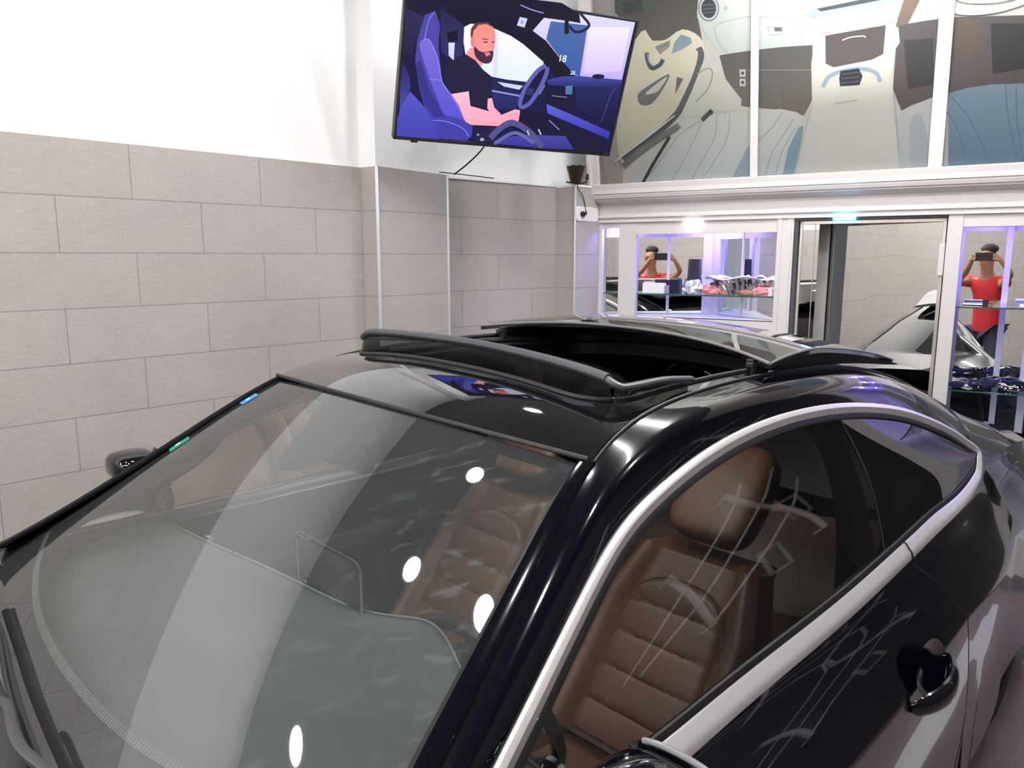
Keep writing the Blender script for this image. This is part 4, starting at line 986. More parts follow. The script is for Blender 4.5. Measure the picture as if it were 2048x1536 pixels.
for k in range(9):
    f = k/8; row = []; uv = []
    for i, p in enumerate(lipc):
        q = np.array([2.325, p[1]*1.0, roofz(2.30, p[1])-.012]); w = p*(1-f)+q*f; w = w+np.array([-.006*math.sin(PI*f), 0, 0])
        row.append(W(*w)); uv.append((p[1]+1, f*.075))
    rows.append(row); uvs.append(uv)
a2 = arm; 
mb = MB(); mb.grid(rows, 0, uvs=uvs)
rows = []; uvs = []
for k in range(7):
    f = k/6; row = []; uv = []
    for i, p in enumerate(arm[2:]):
        q = np.array([p[0], p[1]-.006, roofz(p[0], .47)-.002]); w = p*(1-f)+q*f; row.append(W(*w)); uv.append((p[0]+2, f*.06))
    rows.append(row); uvs.append(uv)
mb.grid(rows, 0, uvs=uvs)
link('net', mb, M_mesh, dfl)
mb = MB(); c = W(2.335, -.485, 1.395); mb.box(c, U*.05, V*.014, (0, 0, .055)); link('end_bracket', mb, M_blackpl, dfl, smooth=False)
# --- sunroof glass, lifted and slid back
Ge = spline([(2.855, 0, 1.448), (2.93, 0, 1.459), (3.05, 0, 1.467), (3.16, 0, 1.467), (3.3, 0, 1.455), (3.54, 0, 1.426), (3.88, 0, 1.370)], 60, 10)
rows = []; lo = []
for i, g in enumerate(Ge):
    f = i/59; row = []; r2 = []
    for j in range(41):
        u = -1+2*j/40; tt = .535 - .02*f - (.03*max(0, f-.75)/.25)
        sh_ = .10*(1-abs(u)**2.5)*(1-f)**2 - .02*(1-abs(u)**2.2)*f*0
        s_ = g[0]+sh_*1.0*(1 if i < 59 else 1)
        z_ = g[2]+.040*(1-abs(u)**2.2)
        row.append(W(s_, u*tt, z_)); r2.append(W(s_, u*tt, z_-.014))
    rows.append(row); lo.append(r2)
mb = MB(); mb.grid(rows); mb.grid(lo, 0, flip=True); mb.grid([rows[0], lo[0]]); mb.grid([lo[-1], rows[-1]])
mb.grid([[r[0] for r in lo], [r[0] for r in rows]]); mb.grid([[r[-1] for r in rows], [r[-1] for r in lo]])
sg = link('sunroof_glass', mb, M_blackglass, car, angle=.9)
mb = MB(); inn = []
for i in list(range(60)): inn.append(rows[i][40])
edge = [rows[0][j]+np.array([0, 0, .0008]) for j in range(41)]+[rows[i][40]+np.array([0, 0, .0008]) for i in range(1, 60)]
mb.tube([rows[0][j] for j in range(41)], .0045, 6); mb.tube([rows[i][40] for i in range(60)], .0035, 6); link('glass_edge', mb, mat('grey_glass_edge', (.20, .20, .205), .25), sg)
for sd in (1, -1):
    mb = MB(); mb.grid([[W(g[0], sd*.505, g[2]-.012) for g in Ge[6:]], [W(g[0], sd*.495, max(roofz(g[0], .495)-.01, g[2]-.014-.06*(1-i/60)**.8)) for i, g in list(enumerate(Ge))[6:]]]); link('side_skirt', mb, M_rubber, sg)
mb = MB(); mb.tube([W(3.28+.0*k, -.40+.8*k/20, roofz(3.28, -.40+.8*k/20)+.012) for k in range(21)], .010, 8); link('rear_crossbar', mb, M_blackpl, car)
# roof behind: seam, rear window, boot lid
rows = []
for i in range(40):
    f = i/39; row = []
    for j in range(41):
        u = -1+2*j/40; s = 3.98+(4.60-3.98)*f; r = at_s(Rc, min(4.54, s)); tt = r[1]*u
        row.append(W(s+.03*(1-u*u)*(1-f), tt*.99, r[2]-max(0, s-4.54)*.3+.036*(1-abs(u)**2.2)*(1+f*.8)))
    rows.append(row)
mb = MB(); mb.grid(rows); link('rear_window', mb, M_blackglass, car, angle=None)
# --- chrome loop round the side windows
def offs(curve, w, nrm=np.array([0, .465, -1.])):
    pass
for sd in (1, -1):
    up = Dc[3:]; lo_ = Bc[1:]
    path = [tuple(p) for p in up[:-4]] + [(4.040, .742, 1.068), (4.036, .752, 1.048)] + [tuple(p) for p in lo_[::-1][6:]]
    path = spline(path[::3]+[path[-1]], 260, 3)
    n_pl = np.array([0, 1, .465]); n_pl /= np.linalg.norm(n_pl)
    rows = []; seal = []; PTH = []
    for i in range(len(path)):
        t = path[min(i+1, len(path)-1)]-path[max(i-1, 0)]; t /= np.linalg.norm(t)
        inw = np.cross(n_pl, t); inw /= np.linalg.norm(inw)          # towards the window centre
        if inw@(np.array([2.9, .70, 1.12])-path[i]) < 0: inw = -inw
        g = i/len(path)
        wd = .029+.002*g if g < .50 else .030+.018*min(1, (g-.50)/.12)
        p = path[i]; pr_ = [(0, -.004), (0, .004), (wd*.12, .0075), (wd*.45, .0095), (wd*.55, .0065), (wd*.9, .0045), (wd, .001), (wd, -.004)]
        rows.append([W(*mir(p+inw*a+n_pl*b, sd)) for a, b in pr_])
        seal.append([W(*mir(p+inw*(wd+a)+n_pl*b, sd)) for a, b in ((0, .002), (.004, .0035), (.013, .0025), (.016, -.006))])
        PTH.append((p, inw, wd))
    mb = MB(); mb.grid(rows, 0, flip=(sd > 0)); link('window_chrome', mb, M_chrome, car, angle=.9)
    mb = MB(); mb.grid(seal, 0, flip=(sd > 0)); link('window_seal', mb, M_rubber, car)
    if sd == 1:
        j = int(len(path)*.655); 
        mb = MB(); jj = min(range(len(path)//2, len(path)), key=lambda q: abs(path[q][0]-3.178)); mb.tube([x+np.array([*(V[:2]*.002), .001]) for x in rows[jj]], .0022, 6); link('chrome_joint', mb, M_rubber, car)
    # glass: ring filled as a fan of strips between upper and lower
    top = [PTH[i][0]+PTH[i][1]*(PTH[i][2]+.006)-n_pl*.004 for i in range(len(path)) if i < len(path)*.5]
    bot = [PTH[i][0]+PTH[i][1]*(PTH[i][2]+.006)-n_pl*.004 for i in range(len(path)) if i >= len(path)*.5]
    top = np.array(sorted(top, key=lambda p: p[0])); bot = np.array(sorted(bot, key=lambda p: p[0]))
    smax = min(top[:, 0].max(), bot[:, 0].max())-.002; smin = max(top[:, 0].min(), bot[:, 0].min())+.002
    def gp(s, f, bulge=.010):
        a = at_s(top, s); b = at_s(bot, s); q = a*(1-f)+b*f; return q+n_pl*bulge*math.sin(PI*f)
    def pane(s_of, name, m_, n=40):
        rows = []
        for k in range(17):
            f = k/16; sa, sb = s_of(f); rows.append([W(*mir(gp(sa+(sb-sa)*i/n, f), sd)) for i in range(n+1)])
        mb = MB(); mb.grid(rows, 0, flip=(sd > 0)); return link(name, mb, m_, car, angle=None)
    qf = lambda f: 3.085+.03*math.sin(PI*f)-.03*f
    pane(lambda f: (smin, qf(f)-.004), 'door_glass', M_side, 60)
    pane(lambda f: (qf(f)+.004, smax), 'quarter_glass', M_quart, 40)
    # dark pillar behind the glass joint
    rows = []
    for k in range(17):
        f = k/16; row = []
        for i in range(9):
            w0 = 2.93+.05*math.sin(PI*f)*.3-.16*f**2.2+.02; w1 = qf(f)+.012; p = gp(w0+(w1-w0)*i/8, f)-n_pl*.03; row.append(W(*mir(p, sd)))
        rows.append(row)
    mb = MB(); mb.grid(rows, 0, flip=(sd > 0)); mb.tube([W(*mir(gp(qf(k/16), k/16)-n_pl*.002, sd)) for k in range(17)], .0035, 6); link('door_pillar', mb, mat('pillar_trim_%d' % sd, (.008, .008, .008), .6), car)
# --- body side
prof_d = [(.0, 0., 0.), (.25, .012, -.018), (.5, .052, -.060), (.75, .090, -.118), (1., .117, -.168), (1.15, .121, -.20), (1.6, .124, -.33), (2.1, .128, -.48), (2.5, .124, -.62), (2.75, .112, -.72), (2.85, .05, -.78), (2.9, -.05, -.79)]
def side_pt(s, k, sd, f=None):
    """row k of the body side at station s"""
    b = at_s(Bc, min(4.0, max(1.42, s))); 
    if s > 4.0:
        h = (s-4.0)/.95; b = np.array([s, .760-.03*h**2, 1.03+.035*h-.10*h*h])
    if s < 1.42: 
        h = (1.42-s)/1.35; b = np.array([s, .822-.14*h**2, .880-.17*h**1.3])
    fr, dt, dz = prof_d[k]
    rise = 0
    flare = 1.0
    if s > 3.4 and k >= 7: rise = .10*min(1, (s-3.5)/.7)**1.2*(k-6)/5
    if s < 1.45 and k >= 7: rise = .30*min(1, (1.45-s)/.4)*(k-6)/5
    if s > 4.3: flare = 1-.25*((s-4.3)/.65)**2
    if s < .6: flare = 1-.9*((.6-s)/.55)**2
    z = b[2]+dz*(1 if s > 0 else 1)
    if s > 3.3: 
        # keep the crease low while the haunch climbs
        z = b[2] + dz*(1+ (.30*min(1, (s-3.3)/.7) if k < 6 else .16*min(1, (s-3.3)/.7)))
    return W(s, sd*(b[1]+dt*flare), max(.14, z+rise))
seam = {0: 3.180, 1: 3.19, 2: 3.235, 3: 3.275, 4: 3.31, 5: 3.33, 6: 3.372, 7: 3.375, 8: 3.34, 9: 3.31, 10: 3.29, 11: 3.28}
seamf = {k: 1.55 if k > 4 else 1.60-.02*k for k in range(12)}
def fine(fn, a_of, b_of, n, sd, sub=4):
    ks = np.arange(0, 11+1e-6, 1/sub); rows = []
    K = list(range(12))
    for kk in ks:
        row = []
        sa = np.interp(kk, K, [a_of(k) for k in K]); sb = np.interp(kk, K, [b_of(k) for k in K])
        for i in range(n+1):
            s = sa+(sb-sa)*i/n
            col = np.array([side_pt(s, k, sd) for k in K])
            k0 = int(min(10, math.floor(kk))); t = kk-k0
            p0 = col[max(0, k0-1)]; p1 = col[k0]; p2 = col[k0+1]; p3 = col[min(11, k0+2)]
            row.append(.5*((2*p1)+(p2-p0)*t+(2*p0-5*p1+4*p2-p3)*t*t+(3*p1-p0-3*p2+p3)*t**3))
        rows.append(row)
    return rows
for sd in (1, -1):
    for nm, a_of, b_of, n in (('door', lambda k: seamf[k]+.003, lambda k: seam[k]-.003, 50), ('rear_quarter', lambda k: seam[k]+.003, lambda k: 4.93, 44), ('front_fender', lambda k: .10, lambda k: seamf[k]-.003, 30)):
        rows = fine(None, a_of, b_of, n, sd)
        mb = MB(); mb.grid(rows, 0, flip=(sd > 0)); p = link(nm, mb, M_paint, car, angle=None)
        if nm == 'door':
            door = p
            mb = MB(); mb.tube([r[-1]+np.array([*(-V[:2]*sd*.004), 0]) for r in rows], .005, 6); link('door_gap', mb, M_rubber, p); mb = MB(); mb.tube([r[0]+np.array([*(-V[:2]*sd*.004), 0]) for r in rows], .005, 6); link('door_gap', mb, M_rubber, p)
            # handle
            hc = np.array([3.000, .930*1.0, .762])
            mb = MB(); rows = []
            for i in range(21):
                f = i/20; x = 2.835+.25*f; bow = math.sin(PI*f)**.7
                c_ = np.array([x, .930+.046*bow, .700+.035*f]); w_ = .010+.022*bow**.6; t_ = .006+.010*bow
                rows.append([W(*mir(c_+np.array([0, t_*math.cos(a), w_*math.sin(a)]), sd)) for a in np.linspace(0, 2*PI, 14, endpoint=False)])
            mb.grid(rows, 0, True, flip=(sd > 0)); link('door_handle', mb, M_paint, p)
            mb = MB(); rows = []
            for i in range(8):
                f = i/7; rows.append([W(*mir((2.955+.105*f*math.cos(a)+.0, .933+.004*f-.010*(1-f)-.25*.062*f*math.sin(a), .755+.062*f*math.sin(a)), sd)) for a in np.linspace(0, 2*PI, 28, endpoint=False)])
            mb.grid(rows, 0, True, flip=(sd < 0)); link('handle_recess', mb, M_glossblk, p)
    # wing mirror
    mc = (1.80, .935, 1.015) if sd > 0 else (1.81, .895, 1.062)
    mb = MB(); rows = []
    for i in range(17):
        f = -1+2*i/16; rr = max(.0, 1-abs(f)**3.2)**.5
        row = []
        for a in np.linspace(0, 2*PI, 28, endpoint=False):
            ca, sa = math.cos(a), math.sin(a); x = math.copysign(abs(ca)**.6, ca); z = math.copysign(abs(sa)**.6, sa)
            row.append(W(*mir((mc[0]+.070*x*rr*(1.1 if x < 0 else .7), mc[1]+(.098 if sd > 0 else .085)*f, mc[2]+(.052 if sd > 0 else .042)*z*rr-.010*f*f), sd)))
        rows.append(row)
    mb.grid(rows, 0, True, flip=(sd < 0)); wmr = link('wing_mirror', mb, M_paint, car, angle=None)
    mb = MB(); mb.tube([W(*mir((1.80, .80, .965), sd)), W(*mir((1.80, .85, .965), sd)), W(*mir((1.80, .90, .985), sd))], [.03, .022, .03], 12, sy=.5); link('mirror_stalk', mb, M_paint, wmr)
    mb = MB(); rows = [[W(*mir((mc[0]+.052, mc[1]+x*.085, mc[2]+z*.042), sd)) for x, z in rrect(0, 0, 2, 2, .6)]]; mb.add(rows[0], [tuple(range(len(rows[0])))]); link('mirror_glass', mb, M_mirror, wmr, smooth=False)
    if sd > 0:
        mb = MB(); mb.tube([W(mc[0]+.045+.004*x, mc[1]+.098*x, mc[2]+.052*max(0, 1-abs(x)**3.2)**.5-.010*x*x+.001) for x in np.linspace(-.55, .97, 18)], .0045, 8); link('mirror_edge', mb, mat('grey_trim_edge', (.20, .20, .21), .3), wmr)
    # wheels
    for sx in (.86, 4.12):
        wz = .31; wt = .77*sd; c = W(sx, wt, wz); c[2] = .315
        ax = V*sd; wh = MB(); wh.lathe(c, [(.20, -.10), (.30, -.105), (.312, -.09), (.315, 0), (.312, .07), (.30, .085), (.215, .09), (.20, .06)], 40, ax=ax); tyre = link('wheel', wh, M_tyre, car)
        mb = MB(); mb.lathe(c, [(.215, .09), (.21, .07), (.195, .02), (.19, -.08)], 40, ax=ax)
        a1 = U; a2_ = np.cross(ax, U)
        for q in range(10):
            th = 2*PI*q/10; d = a1*math.cos(th)+a2_*math.sin(th); e = np.cross(ax, d); mb.box(c+d*.04-e*.013+ax*.055, d*.165, e*.026, ax*.025)
        mb.lathe(c+ax*.06, [(.055, -.02), (.055, .02), (.03, .028), (0, .028)], 20, ax=ax); link('rim', mb, M_alloy, tyre)
# sills / floor pan
mb = MB(); mb.box(W(.5, -.80, .17), U*4.2, V*1.60, (0, 0, .04)); link('floor_pan', mb, M_blackpl, car, smooth=False)
# deck between rear window base and tail, haunches
rows = []
for i in range(26):
    f = i/25; s = 4.03+(4.93-4.03)*f; row = []
    b = side_pt(s, 0, 1); bb = at_s(Bc, 4.0)
    h = (s-4.0)/.95; bt, bz = .760-.03*h**2, 1.03+.035*h-.10*h*h
    if s < 4.52:
        r = at_s(Rc, s); it, iz = r[1], r[2]
    else:
        r = at_s(Rc, 4.52); g = (s-4.52)/.41; it, iz = r[1]*(1-g), r[2]-.012*g+.02*g
    for j in range(13):
        q = j/12; t = it+(bt-it)*q; z = iz+(bz-iz)*q+math.sin(PI*q)*.020; row.append((s, t, z))
    rows.append(row)
for sd in (1, -1):
    mb = MB(); mb.grid([[W(*mir(p, sd)) for p in r] for r in rows], 0, flip=(sd < 0)); link('rear_haunch', mb, M_paint, car, angle=None)
rows = []
for i in range(14):
    f = i/13; s = 4.52+.41*f; r = at_s(Rc, 4.52); g = f; it = r[1]*(1-g); rows.append([W(s, -1*it+2*it*j/20, r[2]+.008*g+.055*(1-abs(-1+2*j/20)**2)*(1-g)) for j in range(21)])
mb = MB(); mb.grid(rows); link('boot_lid', mb, M_paint, car, angle=None)
# rear end, tail lamps
rows = []
for k, (ds, z) in enumerate(((0, .99), (.03, .93), (.05, .75), (.08, .6), (.06, .35), (.0, .2))):
    rows.append([W(4.94+ds-.05*abs(u)**6, u*(.73, .80, .84, .84, .83, .78)[k], z) for u in np.linspace(-1, 1, 25)])
mb = MB(); mb.grid(rows, 0, flip=True); link('rear_bumper', mb, M_paint, car)
for sd in (1, -1):
    mb = MB(); plate(mb, W(4.95, .52*sd, .83), V, Z3, U, .22, .045, .02, .02); link('tail_lamp', mb, M_redl, car)
# bonnet, nose
rows = []
for i in range(30):
    f = i/29; s = 1.21-1.06*f; row = []
    for j in range(25):
        u = -1+2*j/24; h = max(0, (1.42-s)/1.35); bt = .822-.14*h**2; bz = .880-.17*h**1.3
        sc = s+(.15*(1-f))*abs(u)**2
        row.append(W(sc, u*bt, bz-.012*(1-f)+.030*(1-abs(u)**2.4)*(1+.3*f)))
    rows.append(row)
mb = MB(); mb.grid(rows, 0, flip=True); link('bonnet', mb, M_paint, car, angle=None)
rows = []
for k, (ds, z) in enumerate(((0, .735), (-.04, .68), (-.08, .55), (-.08, .35), (-.02, .18))):
    rows.append([W(.15+ds+.30*abs(u)**2.5, u*.72, z) for u in np.linspace(-1, 1, 25)])
mb = MB(); mb.grid(rows); link('front_bumper', mb, M_paint, car)
mb = MB(); rows = [[W(1.16+.17*abs(u)**2*1.0, u*.80, .875-.03*abs(u)) for u in np.linspace(-1, 1, 21)], [W(1.33+.14*abs(u)**2, u*.78, .885-.005*abs(u)+.0) for u in np.linspace(-1, 1, 21)]]
mb.grid(rows, 0, flip=True); link('cowl', mb, M_blackpl, car)
# wiper at the lower left of the view
wp = [from_car(x, y, (0, 0, 1), z) for x, y, z in ((-30, 1190, .942), (4, 1280, .936), (16, 1340, .932), (44, 1440, .926), (80, 1536, .920))]
mb = MB(); mb.tube([W(*p) for p in spline(wp, 20)], .008, 8, sy=1.3)
wp2 = [from_car(x, y, (0, 0, 1), z) for x, y, z in ((-24, 1180, .952), (-2, 1270, .948), (12, 1360, .942), (44, 1480, .934), (62, 1560, .928))]
mb.tube([W(*p) for p in spline(wp2, 20)], .004, 6, sy=1.)
wip = link('wiper_blade', mb, M_rubber, car)
wa = [from_car(x, y, (0, 0, 1), z) for x, y, z in ((-2, 1400, .955), (14, 1412, .956), (30, 1475, .952), (60, 1515, .945), (150, 1580, .93))]
mb = MB(); mb.tube([W(*p) for p in spline(wa, 16)], [.009]*6+[.010]*10, 10, sy=.7); link('wiper_arm', mb, mat('wiper_grey', (.03, .029, .03), .4), wip)
# --- interior
def leather_grid(fn, nu, nv): return [[W(*fn(j/nu, i/nv)) for j in range(nu+1)] for i in range(nv+1)]
for tc in (.37, -.37):
    bx = np.array([2.86-2.48, 0, .92-.45]); bl = np.linalg.norm(bx); bx /= bl; fw = np.array([-bx[2], 0, bx[0]])
    base = np.array([2.48 if tc > 0 else 2.50, tc, .45])
    def bk_(u, v):      # u across -1..1 , v up 0..1
        w = .235-.065*max(0, v-.62)/.38*1.0 if v > .62 else .235
        if v > .97: w *= .93
        t_ = u*w; bol = .055*(1/(1+math.exp(-(abs(u)-.70)*22)))*(1-.55*v)
        edge = -.10*max(0, abs(u)-.86)**1.3*3.0
        topr = -.06*max(0, v-.93)/.07
        return base+bx*(v*bl)+fw*(bol+edge+topr)+np.array([0, t_, 0])
    rows = leather_grid(lambda a, b: bk_(-1+2*a, b), 40, 40)
    mb = MB(); mb.grid(rows)
    back = [[W(*(bk_(-1+2*j/40, i/40)*1.0+np.array([.13-.05*i/40, 0, -.02]))) for j in range(41)] for i in range(41)]
    mb.grid(back, flip=True); mb.grid([[r[0] for r in back], [r[0] for r in rows]], flip=True); mb.grid([[r[-1] for r in rows], [r[-1] for r in back]], flip=True); mb.grid([rows[-1], back[-1]])
    seat = link('seat', mb, M_tan, car); seat['label'] = 'tan leather seat'
    # quilted insert
    def ins(u, v):
        top = .80-.13*abs(u)**3.0
        vv = .03+(top-.03)*v; ch = abs(math.sin(PI*(vv*bl)/.098)); w = .160-.012*vv
        pil = .012*ch**.3
        e = -.014*(max(0, abs(u)-.85)/.15)**2 - .014*max(0, (v-.95)/.05)**2
        p = base+bx*(vv*bl)+fw*(.012+pil+e)+np.array([0, u*w, 0]); return p
    mb = MB(); mb.grid(leather_grid(lambda a, b: ins(-1+2*a, b), 24, 110)); link('quilted_insert', mb, M_tan, seat)
    mb = MB(); mb.tube([W(*(ins(-1, v)+fw*.002)) for v in np.linspace(0, 1, 20)]+[W(*(ins(u, 1)+fw*.004)) for u in np.linspace(-.95, 1, 20)]+[W(*(ins(1, v)+fw*.002)) for v in np.linspace(1, 0, 20)], .0022, 6); link('stitching', mb, M_stitch, seat)
    # headrest
    mb = MB(); hb = base+bx*(bl*1.0); rows = []
    for i in range(17):
        f = i/16; th = -PI/2+PI*f; row = []
        for k in range(28):
            a = 2*PI*k/28; ca, sa = math.cos(a), math.sin(a); e_ = .45
            x = abs(ca)**e_*math.copysign(1, ca); y = abs(sa)**e_*math.copysign(1, sa); cc = abs(math.cos(th))**.35; ss = math.copysign(abs(math.sin(th))**.7, th)
            row.append(W(*(hb+bx*(.165+.160*ss)*1.0+fw*(-.005+.052*y*cc-.02*ss)+np.array([0, .135*x*cc*(1-.12*f), 0]))))
        rows.append(row)
    mb.grid(rows, 0, True); link('headrest', mb, M_tan, seat)
    # cushion
    rows = []
    for i in range(15):
        f = i/14; a0 = [(-.0, .0)]
        rows.append([W(base[0]+.02-.50*f, tc+u*.25, .43+.05*f+(.045 if abs(u) > .68 else 0)*(1 if abs(u) < .95 else .2)-.05*(f > .95)-.10*(abs(u) > .97)) for u in np.linspace(-1, 1, 31)])
    mb = MB(); mb.grid(rows, flip=True); mb.box(W(base[0]-.48, tc-.24, .24), U*.5, V*.48, (0, 0, .16)); link('seat_cushion', mb, M_tan, seat)
# rear bench
mb = MB(); rows = []
for i in range(11):
    f = i/10; rows.append([W(3.50+.25*f, u*.55, .50+.30*f+.02*math.cos(u*PI*2)) for u in np.linspace(-1, 1, 33)])
mb.grid(rows); rows = [[W(3.50-.45*f, u*.55, .48+.02*f) for u in np.linspace(-1, 1, 33)] for f in (0, .5, 1)]; mb.grid(rows, flip=True); link('rear_bench', mb, mat('dark_tan', (.09, .045, .022), .5), car)
mb = MB(); mb.grid([[W(3.74, u*.6, .86) for u in (-1, 0, 1)], [W(4.45, u*.55, .98) for u in (-1, 0, 1)]]); link('parcel_shelf', mb, M_dash, car, smooth=False)
# dashboard
def dashf(u, v):        # u across, v from the windshield base back to the rear lip then down
    sf = 1.33+.12*abs(u)**2
    sb = 1.86+.035*math.cos(u*PI)+.065*math.exp(-((u*.74-.30)/.20)**2)
    hump = .055*math.exp(-((u*.74-.36)/.17)**2)
    if v < .7:
        q = v/.7; return (sf+(sb-sf)*q, u*.74, .875+.055*math.sin(q*PI*.5)+hump*q**2)
    q = (v-.7)/.3; return (sb+.02*math.sin(PI*q)+.02*q, u*.74, .93+hump-.30*q)
mb = MB(); mb.grid(leather_grid(lambda a, b: dashf(-1+2*a, b), 60, 40), flip=False); dsh = link('dashboard', mb, M_dash, car, angle=None)
mb = MB(); mb.tube([W(*(np.array(dashf(-1+2*k/60, .70))+(0, 0, .002))) for k in range(61)], .0022, 6); link('dash_edge', mb, mat('dash_edge_grey', (.22, .24, .24), .4), dsh)
mb = MB(); c = np.array([1.87, 0, .965]); plate(mb, W(1.895, -.01, .985), V, Z3*.94-U*.0+0, U, .26, .135, .02, .012); bevel(link('centre_screen', mb, M_glossblk, dsh, smooth=False), .002)
mb = MB(); sc_ = [W(1.90, -.01+x, .985+z) for x, z in rrect(0, 0, .262, .137, .02)]; mb.tube(sc_+[sc_[0]], .003, 6); link('screen_rim', mb, M_silver, dsh)
for tt in (-.12, 0, .12, -.66, .66):
    mb = MB(); mb.lathe(W(1.90, tt, .84), [(.045, 0), (.045, .012), (.036, .014), (.034, .002), (0, .0)], 24, ax=U); link('air_vent', mb, M_silver, dsh)
# centre console
mb = MB(); rows = [[W(1.9+.9*f, x, .70-.16*f-(.06 if abs(x) > .10 else 0)) for x in (-.13, -.12, -.10, -.04, .04, .10, .12, .13)] for f in np.linspace(0, 1, 12)]; mb.grid(rows); link('centre_console', mb, M_glossblk, car)
# steering wheel
wc = np.array([2.035, .37, .815]); axw = np.array([.92, 0, .39]); axw /= np.linalg.norm(axw); e1 = np.array([0, 1., 0]); e2 = np.cross(axw, e1)
mb = MB(); mb.tube([W(*(wc+.182*(e1*math.cos(a)+e2*math.sin(a)))) for a in np.linspace(0, 2*PI, 49)], .015, 10, cap=False)
stw = link('steering_wheel', mb, M_blackpl, car)
mb = MB(); mb.lathe(W(*wc), [(.07, -.01), (.065, .02), (.04, .032), (0, .035)], 24, ax=W(*(wc+axw))-W(*wc)); link('hub', mb, M_blackpl, stw)
for a in (math.radians(0), math.radians(180), math.radians(-90) if e2[2] > 0 else math.radians(90)):
    d = e1*math.cos(a)+e2*math.sin(a); mb = MB(); mb.tube([W(*(wc+d*.05+axw*.01)), W(*(wc+d*.11+axw*.012)), W(*(wc+d*.172))], [.016, .010, .014], 8, sy=.6); link('spoke', mb, M_silver, stw)
# door cards and headliner
for sd in (1, -1):
    rows = [[W(s, sd*(at_s(Bc, min(4, max(1.45, s)))[1]-.035-.02*f), .90-.5*f) for s in np.linspace(1.5, 3.6, 22)] for f in np.linspace(0, 1, 6)]
    mb = MB(); mb.grid(rows, flip=(sd < 0)); mb.tube([W(s, sd*.745, .72) for s in np.linspace(2.1, 2.9, 8)], .03, 10); link('door_card', mb, mat('door_card_black_%d' % sd, (.016, .017, .018), .5), car)
rows = [[W(s, u*(at_s(Rc, s)[1]-.01), roofz(s, u*(at_s(Rc, s)[1]-.01))-.045) for u in np.linspace(-1, 1, 21)] for s in np.linspace(3.31, 4.0, 12)]
mb = MB(); mb.grid(rows, flip=True)
rows = [[W(s, u*(at_s(Rc, s)[1]-.01), roofz(s, u*(at_s(Rc, s)[1]-.01))-.04) for u in np.linspace(-1, 1, 21)] for s in np.linspace(2.12, 2.28, 4)]
mb.grid(rows, flip=True)
for sd in (1, -1):
    rows = [[W(s, sd*x, roofz(s, x)-.03-.0*x) for x in (.45, at_s(Rc, s)[1]-.005, at_s(Dc, s)[1]-.01)] for s in np.linspace(2.12, 3.95, 30)]
    for r_i, s in zip(rows, np.linspace(2.12, 3.95, 30)): r_i[2] = W(*mir(at_s(Dc, s)-np.array([0, .015, .01]), sd))
    mb.grid(rows, flip=(sd > 0))
link('headliner', mb, M_headl, car)
mb = MB(); rows = []
for sd in (1, -1):
    rows = [[W(*mir(at_s(Rc, s)-np.array([0, .01, .02]), sd)), W(*mir((at_s(Rc, s)+at_s(Dc, s+.04))/2-np.array([0, .045, .035]), sd)), W(*mir(at_s(Dc, min(2.2, s+.05))-np.array([0, .012, .01]), sd))] for s in np.linspace(1.45, 2.15, 20)]
    mb = MB(); mb.grid(rows, flip=(sd > 0)); link('pillar_trim', mb, M_headl, car)
mb = MB(); mb.add([W(1.3, -.78, .25), W(4.0, -.78, .25), W(4.0, .78, .25), W(1.3, .78, .25)], [(0, 1, 2, 3)]); mb.add([W(1.35, -.78, .25), W(1.35, .78, .25), W(1.35, .78, .86), W(1.35, -.78, .86)], [(0, 1, 2, 3)]); link('carpet', mb, M_headl, car, smooth=False)

# ================================================================== partition, wire rack and frames at the right (seen in the window reflections)
def TW(s, z, o=0.): w = W(s, 2.70-o, 0); w[2] = z; return w
mb = MB(); mb.box(TW(1.2, 0), U*5.4, V*.08, (0, 0, CEIL)); struct(link('partition', mb, M_greyw, smooth=False)).name = 'wall_partition'
def tsz(px, py):             # where a sight line mirrored by the side window meets the plane of the rack
    c = from_car(px, py, (0, 1, .465), .80+.465*.93); p = W(*c); d = p-CAM; d /= np.linalg.norm(d)
    N_ = np.array([.647, -.638, .417]); r = d-2*(d@N_)*N_; g = p+r*((2.60-c[1])/(r@V)); return np.array([(g-np.array([X0, Y0, 0]))@U+2.5, g[2]])
rk = thing('wire_rack', 'wall rack of three bowed chrome tubes joined by three slanting wires on the grey partition', 'rack', TW(3.2, .9))
M_rack = mat('rack_light_metal', (.85, .84, .86), .35)
def RK(px, py): s, z = tsz(px, py); return TW(s, z, .10)
for path in ([(1530, 855), (1600, 872), (1660, 900)], [(1400, 918), (1480, 965), (1560, 1000), (1620, 1040), (1665, 1082)], [(1280, 1095), (1350, 1160), (1400, 1215), (1480, 1312)]):
    mb = MB(); mb.tube([RK(*q) for q in path], .030, 10); link('tube', mb, M_rack, rk)
for path in ([(1438, 895), (1432, 940), (1355, 1140), (1270, 1400)], [(1508, 870), (1500, 950), (1415, 1215), (1330, 1400)], [(1560, 850), (1570, 985), (1545, 1110), (1480, 1300)]):
    mb = MB(); mb.tube([RK(*q) for q in path], .014, 8); link('wire', mb, M_rack, rk)
for q in ((1400, 918), (1665, 1082), (1280, 1095), (1480, 1312), (1660, 900), (1530, 855)): e_ = RK(*q); mb = MB(); mb.tube([e_, e_+V*.10], .012, 8); link('wall_mount', mb, M_rack, rk)
